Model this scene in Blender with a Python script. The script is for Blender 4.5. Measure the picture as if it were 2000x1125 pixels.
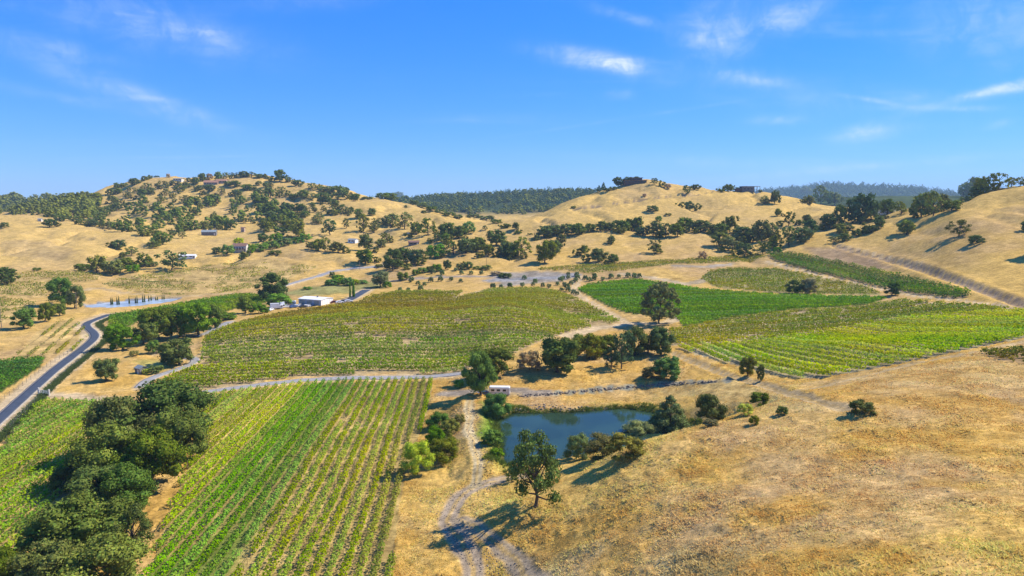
import bpy, math, random
import numpy as np
from math import radians, sin, cos, pi

for o in list(bpy.data.objects):
    bpy.data.objects.remove(o, do_unlink=True)
scene = bpy.context.scene
COL = scene.collection
rng = np.random.default_rng(7)
random.seed(7)

# ------------------------------------------------------------------ camera
FPX = 1333.0                       # focal length in pixels of the 2000 px wide photograph
PITCH = radians(6.93)
CAMZ = 60.0
cam_d = bpy.data.cameras.new('camera')
cam_d.sensor_width = 36.0
cam_d.lens = 36.0 * FPX / 2000.0
cam_d.clip_start = 0.5
cam_d.clip_end = 40000
cam = bpy.data.objects.new('camera', cam_d)
COL.objects.link(cam)
cam.location = (0, 0, CAMZ)
cam.rotation_euler = (radians(90) - PITCH, 0, 0)
scene.camera = cam

# ------------------------------------------------------------------ light
SUN_EL = radians(45)
SUN_AZ = radians(72)               # clockwise from +Y (the view direction): sun to the right, a little behind the hills
world = bpy.data.worlds.new('World')
scene.world = world
world.use_nodes = True
sun_d = bpy.data.lights.new('sun', 'SUN')
sun_d.energy = 5.0
sun_d.angle = radians(0.55)
sun_d.color = (1.0, 0.91, 0.76)
sun = bpy.data.objects.new('sun', sun_d)
COL.objects.link(sun)
sun.rotation_euler = (pi / 2 - SUN_EL, 0, pi - SUN_AZ)
scene.view_settings.view_transform = 'Standard'
scene.view_settings.look = 'None'
scene.view_settings.gamma = 1.0
scene.view_settings.use_curve_mapping = False
scene.view_settings.exposure = 0.56
scene.render.engine = 'CYCLES'
scene.cycles.max_bounces = 5
scene.cycles.diffuse_bounces = 2
scene.cycles.glossy_bounces = 2
scene.cycles.transmission_bounces = 2
scene.cycles.volume_bounces = 0
scene.cycles.use_denoising = True


class NT:
    """small helper round a node tree"""
    def __init__(self, nt):
        self.nt = nt
        nt.nodes.clear()

    def n(self, t, **kw):
        nd = self.nt.nodes.new(t)
        for k, v in kw.items():
            setattr(nd, k, v)
        return nd

    def put(self, sock, v):
        if isinstance(v, bpy.types.NodeSocket):
            self.nt.links.new(v, sock)
        elif v is not None:
            sock.default_value = v

    def math(self, op, a, b=None, c=None, clamp=False):
        nd = self.n('ShaderNodeMath', operation=op, use_clamp=clamp)
        for i, v in enumerate((a, b, c)):
            if v is not None:
                self.put(nd.inputs[i], v)
        return nd.outputs[0]

    def vmath(self, op, a, b=None):
        nd = self.n('ShaderNodeVectorMath', operation=op)
        self.put(nd.inputs[0], a)
        if b is not None:
            self.put(nd.inputs[1], b)
        return nd.outputs[0]

    def noise(self, vec, scale, detail=3.0, rough=0.55, dist=0.0):
        nd = self.n('ShaderNodeTexNoise')
        if vec is not None:
            self.put(nd.inputs['Vector'], vec)
        nd.inputs['Scale'].default_value = scale
        nd.inputs['Detail'].default_value = detail
        nd.inputs['Roughness'].default_value = rough
        nd.inputs['Distortion'].default_value = dist
        return nd.outputs['Fac']

    def ramp(self, v, a, b, lo=0.0, hi=1.0):
        nd = self.n('ShaderNodeMapRange', interpolation_type='SMOOTHSTEP')
        self.put(nd.inputs[0], v)
        for i, x in enumerate((a, b, lo, hi)):
            nd.inputs[i + 1].default_value = x
        return nd.outputs[0]

    def mix(self, f, a, b, blend='MIX'):
        nd = self.n('ShaderNodeMix', data_type='RGBA', blend_type=blend)
        self.put(nd.inputs[0], f)
        for sock, v in ((nd.inputs[6], a), (nd.inputs[7], b)):
            if isinstance(v, (tuple, list)) and len(v) == 3:
                v = (*v, 1.0)
            self.put(sock, v)
        return nd.outputs[2]


def build_world():
    w = NT(world.node_tree)
    sky = w.n('ShaderNodeTexSky', sky_type='NISHITA')
    sky.sun_disc = False
    sky.sun_elevation = SUN_EL
    sky.sun_rotation = SUN_AZ
    sky.altitude = 1200
    sky.air_density = 1.0
    sky.dust_density = 0.0
    sky.ozone_density = 4.0
    hs = w.n('ShaderNodeHueSaturation')
    hs.inputs['Saturation'].default_value = 1.22
    hs.inputs['Value'].default_value = 1.0
    sc1 = w.n('ShaderNodeVectorMath', operation='SCALE')
    w.put(sc1.inputs[0], sky.outputs[0])
    sc1.inputs['Scale'].default_value = 0.1
    gm = w.n('ShaderNodeGamma')
    w.put(gm.inputs['Color'], sc1.outputs[0])
    gm.inputs['Gamma'].default_value = 0.66
    w.put(hs.inputs['Color'], w.mix(1.0, gm.outputs[0], (6.1, 8.2, 13.4), 'MULTIPLY'))
    co = w.n('ShaderNodeTexCoord').outputs['Generated']
    sep = w.n('ShaderNodeSeparateXYZ')
    w.put(sep.inputs[0], co)
    x, y, z = sep.outputs
    # cirrus layer: direction projected on a high flat layer
    zz = w.math('MAXIMUM', w.math('ADD', z, 0.06), 0.02)
    cmb = w.n('ShaderNodeCombineXYZ')
    w.put(cmb.inputs[0], w.math('DIVIDE', x, zz))
    w.put(cmb.inputs[1], w.math('DIVIDE', y, zz))
    rot = w.n('ShaderNodeMapping')
    rot.inputs['Rotation'].default_value = (0, 0, radians(62))
    rot.inputs['Scale'].default_value = (0.28, 1.1, 1.0)
    w.put(rot.inputs['Vector'], cmb.outputs[0])
    fib = w.noise(rot.outputs[0], 1.6, 7.0, 0.62, 0.5)
    big = w.noise(cmb.outputs[0], 0.33, 2.0, 0.5)
    layer = w.math('MULTIPLY', w.ramp(fib, 0.46, 0.82), w.ramp(big, 0.46, 0.68))
    layer = w.math('MULTIPLY', layer, 0.22)
    az = w.math('ARCTAN2', x, y)
    el = w.math('ARCSINE', z)
    c2 = w.n('ShaderNodeCombineXYZ')
    w.put(c2.inputs[0], az)
    w.put(c2.inputs[1], el)
    wn = w.noise(c2.outputs[0], 22.0, 6.0, 0.68, 0.6)
    st = w.n('ShaderNodeMapping')
    st.inputs['Scale'].default_value = (9.0, 60.0, 1.0)
    st.inputs['Rotation'].default_value = (0, 0, radians(-14))
    w.put(st.inputs['Vector'], c2.outputs[0])
    wf = w.noise(st.outputs[0], 1.0, 5.0, 0.6, 0.4)
    total = layer
    # (u, v, half length px, half width px, tilt deg (down to the right), strength)
    wisps = [(1150, 118, 85, 15, 10, 1.0), (1200, 132, 45, 13, 12, .7), (1215, 120, 45, 7, 6, .5),
             (1685, 258, 52, 13, -6, 1.0), (1900, 180, 130, 7, -13, .8), (1990, 165, 60, 7, -12, .6),
             (1800, 211, 80, 5, 4, .75), (1690, 196, 55, 4, 14, .5), (1765, 192, 40, 12, 5, .35),
             (1400, 60, 90, 50, -30, .42), (1385, 95, 50, 18, 15, .45), (1520, 22, 70, 16, -14, .42),
             (1540, 35, 40, 14, -10, .35), (1430, 153, 75, 14, 8, .45), (1470, 158, 45, 6, 12, .5),
             (1510, 233, 45, 9, 0, .38), (350, 55, 170, 36, 8, .38), (430, 65, 60, 12, 12, .3),
             (115, 85, 110, 13, 9, .32), (250, 175, 190, 20, 19, .34), (340, 200, 80, 10, 16, .3),
             (150, 190, 260, 9, 8, .2), (1235, 45, 90, 9, 16, .3), (1960, 40, 170, 60, 10, .42),
             (1100, 250, 120, 3, -8, .13), (1350, 217, 130, 3, -7, .13), (1640, 330, 220, 7, -4, .28),
             (1400, 320, 260, 10, 3, .2), (620, 20, 110, 15, -6, .2), (1930, 243, 20, 6, -10, .45),
             (1205, 187, 28, 9, 0, .25), (1560, 190, 260, 30, 10, .16)]
    for (u, v, la, lb, tilt, s) in wisps:
        a0 = math.atan((u - 1000) / FPX)
        e0 = PITCH * -1 + math.atan((562.5 - v) / FPX)
        e0 = e0 * cos(a0) if abs(a0) > .3 else e0
        la_, lb_ = la / FPX * cos(a0), lb / FPX
        t = radians(tilt)
        da = w.math('SUBTRACT', az, a0)
        de = w.math('SUBTRACT', el, e0)
        p = w.math('MULTIPLY_ADD', da, cos(t) / la_, w.math('MULTIPLY', de, -sin(t) / la_))
        q = w.math('MULTIPLY_ADD', da, sin(t) / lb_, w.math('MULTIPLY', de, cos(t) / lb_))
        d2 = w.math('MULTIPLY_ADD', p, p, w.math('MULTIPLY', q, q))
        g = w.math('POWER', 2.718, w.math('MULTIPLY', d2, -1.1))
        total = w.math('ADD', total, w.math('MULTIPLY', g, s * .62))
    tex = w.math('MULTIPLY', w.ramp(wn, 0.34, 0.70), w.ramp(wf, 0.30, 0.66, 0.25, 1.0))
    lay2 = w.math('MULTIPLY', total, w.math('ADD', 0.24, w.math('MULTIPLY', tex, 1.0)))
    fac = w.math('MULTIPLY', lay2, w.ramp(z, 0.0, 0.05), clamp=True)
    fac = w.math('MINIMUM', fac, 0.8)
    colr = w.mix(fac, hs.outputs[0], (8.4, 9.0, 9.9))
    bg = w.n('ShaderNodeBackground')
    bg.inputs['Strength'].default_value = 0.085
    w.put(bg.inputs['Color'], colr)
    out = w.n('ShaderNodeOutputWorld')
    w.put(out.inputs['Surface'], bg.outputs[0])


build_world()

# ------------------------------------------------------------------ pixel <-> world
SP, CP = sin(PITCH), cos(PITCH)


def pix_dir(u, v):
    """direction with |horizontal| = 1: azimuth (from +Y to +X) and slope dz/dr"""
    a = (np.asarray(u, float) - 1000.0) / FPX
    b = (562.5 - np.asarray(v, float)) / FPX
    dx, dy, dz = a, CP + b * SP, -SP + b * CP
    h = np.hypot(dx, dy)
    return np.arctan2(dx, dy), dz / h, h


def pz(u, v, Y):
    """height of the ground seen at pixel (u, v) if it lies Y metres ahead"""
    a = (u - 1000.0) / FPX
    b = (562.5 - v) / FPX
    k = Y / (CP + b * SP)
    return a * k, Y, CAMZ + k * (-SP + b * CP)


# ------------------------------------------------------------------ value noise
def make_noise(seed):
    r = np.random.default_rng(seed)
    tab = r.random((256, 256))

    def f(x, y):
        xi, yi = np.floor(x).astype(int), np.floor(y).astype(int)
        fx, fy = x - xi, y - yi
        fx, fy = fx * fx * (3 - 2 * fx), fy * fy * (3 - 2 * fy)
        a, b = tab[xi % 256, yi % 256], tab[(xi + 1) % 256, yi % 256]
        c, d = tab[xi % 256, (yi + 1) % 256], tab[(xi + 1) % 256, (yi + 1) % 256]
        return (a + (b - a) * fx) * (1 - fy) + (c + (d - c) * fx) * fy - 0.5
    return f


_nz = [make_noise(100 + i) for i in range(6)]


def fbm(x, y, scale, octaves=4, gain=0.5):
    s, a, t = np.zeros_like(np.asarray(x, float)), 1.0, 0.0
    c, n = cos(0.6), sin(0.6)
    x, y = np.asarray(x, float) / scale, np.asarray(y, float) / scale
    for i in range(octaves):
        s = s + a * _nz[i % 6](x, y)
        t += a
        a *= gain
        x, y = (c * x - n * y) * 2.03 + 3.7, (n * x + c * y) * 2.03 + 1.3
    return s / t * 2.0


def smooth(a, b, x):
    t = np.clip((x - a) / (b - a), 0, 1)
    return t * t * (3 - 2 * t)


# ------------------------------------------------------------------ terrain height field
# columns of the photograph: pixel column, [(pixel row, metres ahead)], then hidden ground [(metres ahead, height)]
PROFILE = {
    0: ([(1125, 101), (1000, 124), (900, 150), (820, 180), (760, 213), (700, 250), (660, 287), (620, 330), (570, 400), (545, 450), (530, 490),
         (505, 545), (480, 600), (450, 680), (425, 760), (405, 1120), (387, 1300)], [(860, 40), (980, 50), (1600, 70)]),
    125: ([(1125, 101), (900, 150), (760, 212), (700, 252), (640, 308), (600, 362), (570, 405), (545, 455), (520, 515), (490, 590), (460, 665),
           (440, 740), (405, 1080), (385, 1250)], [(850, 42), (950, 50), (1600, 70)]),
    250: ([(1125, 101), (900, 150), (745, 222), (700, 255), (650, 300), (600, 365), (580, 400), (545, 470), (520, 520), (500, 560), (470, 640),
           (450, 720), (430, 800), (400, 920), (370, 1020), (350, 1075)], [(1250, 90), (1450, 70)]),
    375: ([(1125, 101), (900, 150), (745, 222), (700, 255), (650, 302), (610, 352), (580, 405), (545, 475), (520, 520), (500, 560), (470, 640),
           (450, 710), (430, 790), (400, 900), (370, 1000), (346, 1080)], [(1250, 92), (1450, 70)]),
    500: ([(1125, 101), (900, 150), (740, 224), (700, 250), (660, 275), (640, 291), (620, 330), (600, 375), (570, 430), (540, 490), (500, 560), (480, 610),
           (460, 680), (430, 800), (400, 900), (365, 1015), (343, 1085)], [(1250, 92), (1450, 65)]),
    640: ([(1125, 101), (900, 150), (740, 224), (700, 246), (660, 272), (630, 293), (612, 325), (590, 380), (565, 430), (540, 485), (505, 550), (480, 610),
           (460, 670), (430, 780), (400, 890), (372, 1000)], [(1200, 72), (1450, 50)]),
    750: ([(1125, 101), (900, 150), (740, 224), (700, 245), (660, 270), (620, 298), (600, 345), (575, 395), (560, 440), (540, 480), (510, 540), (490, 600),
           (470, 650), (440, 740), (410, 860), (390, 950)], [(1150, 58), (1450, 42)]),
    875: ([(1125, 100), (980, 128), (900, 150), (820, 178), (740, 222), (700, 247), (660, 272), (620, 300), (600, 340), (573, 397), (545, 450), (525, 490),
           (500, 545), (480, 595), (460, 650), (440, 720), (420, 800)], [(900, 44), (1150, 36), (1450, 36)]),
    1000: ([(1125, 98), (980, 120), (900, 146), (803, 186), (760, 205), (735, 215), (710, 230), (680, 252), (640, 281), (600, 316), (585, 355), (563, 412),
            (545, 450), (525, 490), (500, 540), (480, 590), (460, 640), (440, 690)], [(780, 38), (900, 30), (1150, 30), (1450, 36)]),
    1125: ([(1125, 88), (1000, 109), (920, 132), (803, 186), (760, 206), (735, 216), (700, 238), (660, 280), (620, 330), (580, 380), (555, 425),
            (530, 468), (505, 520), (480, 575), (455, 625), (430, 670), (400, 735), (388, 765)], [(158, 2.2), (900, 48), (1150, 40)]),
    1250: ([(1125, 80), (1000, 98), (900, 118), (866, 127), (780, 200), (745, 212), (720, 225), (690, 245), (640, 300), (620, 325), (580, 375),
            (548, 430), (530, 460), (510, 500), (490, 540), (470, 580), (450, 620), (430, 670), (400, 730), (370, 800), (360, 830)],
           [(158, 3), (175, 1.8), (960, 62), (1200, 45)]),
    1375: ([(1125, 73), (1000, 91), (900, 112), (835, 130), (775, 186), (745, 203), (715, 222), (680, 246), (640, 292), (610, 330), (580, 370),
            (550, 425), (525, 465), (505, 505), (480, 552), (450, 612), (430, 655), (400, 725), (373, 790)], [(155, 8), (940, 60), (1200, 45)]),
    1500: ([(1125, 66), (1000, 84), (900, 106), (820, 128), (797, 136), (765, 178), (740, 195), (700, 222), (660, 265), (620, 310), (580, 365), (550, 420),
            (520, 470), (495, 510), (470, 560), (440, 620), (400, 720), (376, 780)], [(158, 13), (950, 55), (1200, 45)]),
    1625: ([(1125, 62), (1000, 80), (900, 101), (820, 123), (780, 137), (750, 168), (735, 182), (700, 205), (680, 219), (665, 248), (645, 272), (625, 298), (600, 334), (575, 372),
            (545, 412), (520, 442), (490, 480), (460, 530), (430, 600), (410, 680)], [(900, 50), (1200, 45)]),
    1750: ([(1125, 58), (1000, 76), (900, 97), (820, 118), (770, 135), (735, 160), (720, 175), (690, 198), (675, 208), (660, 240), (640, 265), (610, 310), (580, 350),
            (560, 380), (530, 415), (500, 448), (470, 480), (440, 522), (422, 575)], [(700, 46), (900, 42), (1200, 45)]),
    1875: ([(1125, 56), (1000, 74), (900, 94), (820, 114), (760, 137), (720, 160), (695, 178), (660, 214), (630, 252), (605, 290), (585, 318),
            (550, 352), (500, 395), (450, 442), (415, 490), (398, 520)], [(640, 50), (900, 45), (1200, 45)]),
    2000: ([(1125, 55), (1000, 72), (900, 92), (800, 118), (720, 150), (690, 170), (660, 195), (630, 230), (610, 260), (590, 292), (550, 328), (500, 370),
            (450, 420), (400, 480), (364, 540)], [(700, 60), (900, 48), (1200, 45)]),
}
_cp = []
for _u, (_vis, _hid) in PROFILE.items():
    for (_v, _Y) in _vis:
        _cp.append(pz(_u, _v, _Y))
    for (_Y, _z) in _hid:
        _cp.append(((_u - 1000) / FPX * _Y / CP, _Y, _z))
for _u, _src in ((-420, 0), (2420, 2000)):
    for (_v, _Y) in PROFILE[_src][0][::2]:
        _x, _y, _z = pz(_src, _v, _Y)
        _cp.append(((_u - 1000) / FPX * _Y / CP, _Y, _z))
_cp = np.array(_cp)
_P = np.stack([np.arctan2(_cp[:, 0], _cp[:, 1]), np.log(np.hypot(_cp[:, 0], _cp[:, 1]))], 1)


def _U(d2):
    return 0.5 * d2 * np.log(d2 + 1e-12)


_n = len(_P)
_K = _U(((_P[:, None] - _P[None]) ** 2).sum(2)) + np.eye(_n) * 2e-4
_A = np.zeros((_n + 3, _n + 3))
_A[:_n, :_n] = _K
_A[:_n, _n] = 1
_A[:_n, _n + 1:] = _P
_A[_n:, :_n] = _A[:_n, _n:].T
# heights are fitted relative to distance so that near and far ground get the same care
_S = _cp[:, 2]
_W = np.linalg.solve(_A, np.concatenate([_S, np.zeros(3)]))


def tps(phi, L):
    out = np.empty(phi.shape)
    f, l, o = phi.ravel(), L.ravel(), out.ravel()
    for i in range(0, len(f), 20000):
        a, b = f[i:i + 20000], l[i:i + 20000]
        d2 = (a[:, None] - _P[None, :, 0]) ** 2 + (b[:, None] - _P[None, :, 1]) ** 2
        o[i:i + 20000] = _U(d2) @ _W[:_n] + _W[_n] + a * _W[_n + 1] + b * _W[_n + 2]
    return o.reshape(phi.shape)


def crest(phi, pts, r):
    """height of a far crest whose skyline passes the given pixels"""
    us, vs = zip(*pts)
    a, s, _ = pix_dir(np.array(us), np.array(vs))
    return CAMZ + r * np.interp(phi, a, s)


WATER_Z = 2.4
RES_Z = 4.6


def raw_height(x, y):
    r = np.maximum(np.hypot(x, y), 1.0)
    phi = np.arctan2(x, y)
    pc = np.clip(phi, -0.80, 0.80)
    L = np.log(np.clip(r, 48, 1500))
    h = tps(pc, L)
    back = smooth(0.9, 2.4, np.abs(phi))
    h = h * (1 - back) + 14.0 * back
    n1 = fbm(x, y, 150, 4)
    n2 = fbm(x + 900, y, 38, 4)
    amp = smooth(430, 900, r)
    gul = np.abs(fbm(x - 400, y + 250, 85, 3))
    h = h + n1 * 9.0 * amp + n2 * 2.2 * smooth(330, 800, r) - (np.maximum(.16 - gul, 0) * 26.0 - .9) * smooth(440, 620, r)
    # far country: wooded ridge, then the blue range
    far = 30 + 14 * fbm(x, y, 500, 4)
    c1 = crest(phi, [(-300, 396), (600, 394), (800, 395), (830, 391), (900, 388), (1000, 385), (1060, 382), (1130, 379), (1300, 386), (1900, 392), (2400, 392)], 1900)
    far = far + np.maximum(c1 - 30, 0) * np.exp(-((r - 1900) / 430.0) ** 2) * (1 + 0.10 * fbm(x, y, 160, 4))
    c2 = crest(phi, [(-300, 391), (1300, 390), (1440, 382), (1500, 374), (1560, 367), (1600, 361), (1650, 364), (1700, 367), (1745, 368), (1800, 371), (1850, 379), (1900, 386), (2400, 391)], 5600)
    far = far + np.maximum(c2 - 30, 0) * np.exp(-((r - 5600) / 1100.0) ** 2) * (1 + 0.12 * fbm(x, y, 700, 5) - 0.03)
    t = smooth(1180, 1500, r)
    return h * (1 - t) + far * t


# polar grid: fine inside the view, coarse behind the camera
_front = np.radians(np.arange(-46.95, 47.001, 0.15))
_side = np.radians(np.arange(48, 312.01, 3.0))
PHI = np.concatenate([_front, _side])
LR = np.concatenate([np.arange(math.log(12), math.log(50), 0.05), np.arange(math.log(50), math.log(215), 0.0078),
                     np.arange(math.log(215), math.log(1400), 0.0115), np.arange(math.log(1400), math.log(9000), 0.028)])
_pp, _ll = np.meshgrid(PHI, LR, indexing='ij')
GX, GY = np.exp(_ll) * np.sin(_pp), np.exp(_ll) * np.cos(_pp)
GH = raw_height(GX, GY)
_PHIW = np.concatenate([PHI, [PHI[0] + 2 * pi]])


def grid_sample(G, x, y):
    """bilinear sample of a grid field at world x, y"""
    x, y = np.asarray(x, float), np.asarray(y, float)
    phi = np.arctan2(x, y)
    phi = np.where(phi < PHI[0], phi + 2 * pi, phi)
    L = np.log(np.clip(np.hypot(x, y), 12.01, 8990))
    i = np.clip(np.searchsorted(_PHIW, phi) - 1, 0, len(PHI) - 1)
    j = np.clip(np.searchsorted(LR, L) - 1, 0, len(LR) - 2)
    a = (phi - _PHIW[i]) / (_PHIW[i + 1] - _PHIW[i])
    b = (L - LR[j]) / (LR[j + 1] - LR[j])
    i2 = (i + 1) % len(PHI)
    return (G[i, j] * (1 - a) + G[i2, j] * a) * (1 - b) + (G[i, j + 1] * (1 - a) + G[i2, j + 1] * a) * b


def H(x, y):
    return grid_sample(GH, x, y)


_rl = np.exp(np.linspace(math.log(50), math.log(8500), 2600))


def hit(u, v):
    """ground point seen at a pixel of the photograph"""
    phi, s, _ = pix_dir(u, v)
    x, y = _rl * sin(phi), _rl * cos(phi)
    d = CAMZ + s * _rl - H(x, y)
    k = np.argmax(d < 0)
    if d[k] >= 0:                              # above the skyline: take the crest nearest the ray, not the far range
        lim = _rl < (1400 if v < 400 else 900)
        k = int(np.argmin(np.where(lim, d / _rl, 9)))
        r = _rl[k]
    elif k > 0:
        t = d[k - 1] / (d[k - 1] - d[k])
        r = _rl[k - 1] + t * (_rl[k] - _rl[k - 1])
    else:
        r = _rl[0]
    X, Y = r * sin(phi), r * cos(phi)
    return np.array([X, Y, float(H(X, Y))])


def metres(P, px):
    """length in metres of px photograph pixels at the distance of P"""
    depth = P[1] * CP - (P[2] - CAMZ) * SP
    return px * depth / FPX


def trace(pts, step=14.0, closed=False):
    """pixel polyline -> world polyline on the ground"""
    pts = list(pts)
    if closed:
        pts.append(pts[0])
    out = []
    for (u0, v0), (u1, v1) in zip(pts[:-1], pts[1:]):
        n = max(1, int(math.hypot(u1 - u0, v1 - v0) / step))
        for k in range(n):
            out.append(hit(u0 + (u1 - u0) * k / n, v0 + (v1 - v0) * k / n))
    if not closed:
        out.append(hit(*pts[-1]))
    return np.array(out)


def inside(poly, x, y):
    x, y = np.asarray(x, float), np.asarray(y, float)
    r = np.zeros(x.shape, bool)
    m = (x >= poly[:, 0].min()) & (x <= poly[:, 0].max()) & (y >= poly[:, 1].min()) & (y <= poly[:, 1].max())
    if not m.any():
        return r
    xs, ys = x[m], y[m]
    c = np.zeros(xs.shape, bool)
    n = len(poly)
    for i in range(n):
        x0, y0 = poly[i, 0], poly[i, 1]
        x1, y1 = poly[(i + 1) % n, 0], poly[(i + 1) % n, 1]
        if y0 == y1:
            continue
        k = ((y0 > ys) != (y1 > ys)) & (xs < (x1 - x0) * (ys - y0) / (y1 - y0) + x0)
        c ^= k
    r[m] = c
    return r


def dist_line(line, x, y, reach=30.0):
    """distance to a polyline (inf beyond reach)"""
    x, y = np.asarray(x, float), np.asarray(y, float)
    d = np.full(x.shape, 1e9)
    m = (x >= line[:, 0].min() - reach) & (x <= line[:, 0].max() + reach) & (y >= line[:, 1].min() - reach) & (y <= line[:, 1].max() + reach)
    if not m.any():
        return d
    xs, ys, dd = x[m], y[m], np.full(m.sum(), 1e9)
    for a, b in zip(line[:-1], line[1:]):
        ex, ey = b[0] - a[0], b[1] - a[1]
        t = np.clip(((xs - a[0]) * ex + (ys - a[1]) * ey) / (ex * ex + ey * ey + 1e-9), 0, 1)
        dd = np.minimum(dd, np.hypot(xs - a[0] - t * ex, ys - a[1] - t * ey))
    d[m] = dd
    return d


def smooth_line(P, n=2):
    for _ in range(n):
        Q = [P[0]]
        for a, b in zip(P[:-1], P[1:]):
            Q += [a * .75 + b * .25, a * .25 + b * .75]
        Q.append(P[-1])
        P = np.array(Q)
    return P


# ------------------------------------------------------------------ ponds, banks and levee shaped into the ground
POND = trace([(968, 905), (985, 893), (974, 850), (972, 822), (1003, 806), (1100, 804), (1200, 803), (1290, 805), (1345, 812)], 12)
# the near shore lies hidden behind the grassy shoulder: close the outline in plan
_near = np.array([[48.0, 168.0, 0], [38.0, 160.0, 0], [27.0, 155.0, 0], [15.0, 150.0, 0], [5.0, 146.0, 0]])
POND = np.concatenate([POND, _near])[:, :2]
RES = trace([(168, 592), (215, 586), (290, 581), (352, 581), (330, 588), (280, 594), (220, 598), (170, 597)], 8, True)[:, :2]


def signed(poly, x, y, reach=40.0):
    d = dist_line(np.concatenate([poly, poly[:1]]), x, y, reach)
    return np.where(inside(poly, x, y), -d, d)


def shape_ponds():
    global GH
    near = (np.hypot(GX, GY) < 700) & (np.abs(np.arctan2(GX, GY)) < 0.8)
    x, y, h = GX[near], GY[near], GH[near]
    s = signed(POND, x, y)
    bed = WATER_Z - 0.25 - np.clip(-s, 0, 8) * 0.28
    bank = np.minimum(h, WATER_Z + 0.15 + np.maximum(s, 0) * 0.62)
    bank = np.maximum(bank, WATER_Z + np.clip(s, 0, 2.2) * 0.5 - np.maximum(s - 3, 0) * .35)
    h = np.where(s < 0, bed, np.where(s < 26, bank, h))
    # levee along the left end of the pond
    lev = trace([(925, 785), (922, 830), (935, 880), (945, 915)], 12)
    d = dist_line(lev, x, y)
    top = 4.6
    h = np.where((s > 0.4), np.maximum(h, top - np.maximum(d - 2.6, 0) * 0.5 - 100 * (d > 12)), h)
    s2 = signed(RES, x, y)
    h = np.where(s2 < 0, RES_Z - 0.6, np.where(s2 < 9, np.where(s2 < 2.0, RES_Z + 0.45 * np.clip(s2, 0, 1), h * smooth(2, 9, s2) + (RES_Z + .45) * (1 - smooth(2, 9, s2))), h))
    GH[near] = h


shape_ponds()


def cut_tracks():
    """tracks benched into the slopes, and the banked edge above the pond"""
    global GH
    near = np.hypot(GX, GY) < 1000
    x, y = GX[near], GY[near]
    h = GH[near]
    for pts, deep, bank, wd in (([(1630, 481), (1660, 490), (1720, 505), (1790, 523), (1860, 547), (1930, 572), (2010, 603)], 1.3, 1.0, 2.6),
                                ([(1120, 411), (1180, 402), (1250, 391), (1330, 383), (1410, 374)], 1.8, 1.4, 3.4),
                                ([(1000, 772), (1100, 766), (1200, 757), (1300, 749), (1420, 744)], -.9, .0, 1.6),
                                ([(1312, 690), (1370, 715), (1440, 740), (1500, 757), (1560, 775), (1650, 801)], .35, .3, 1.6)):
        d = dist_line(trace(pts, 20), x, y)
        h = h - deep * np.exp(-(d / wd) ** 2) + bank * np.exp(-((d - 2.0 * wd) / (.8 * wd)) ** 2)
    GH[near] = h


cut_tracks()

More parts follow.
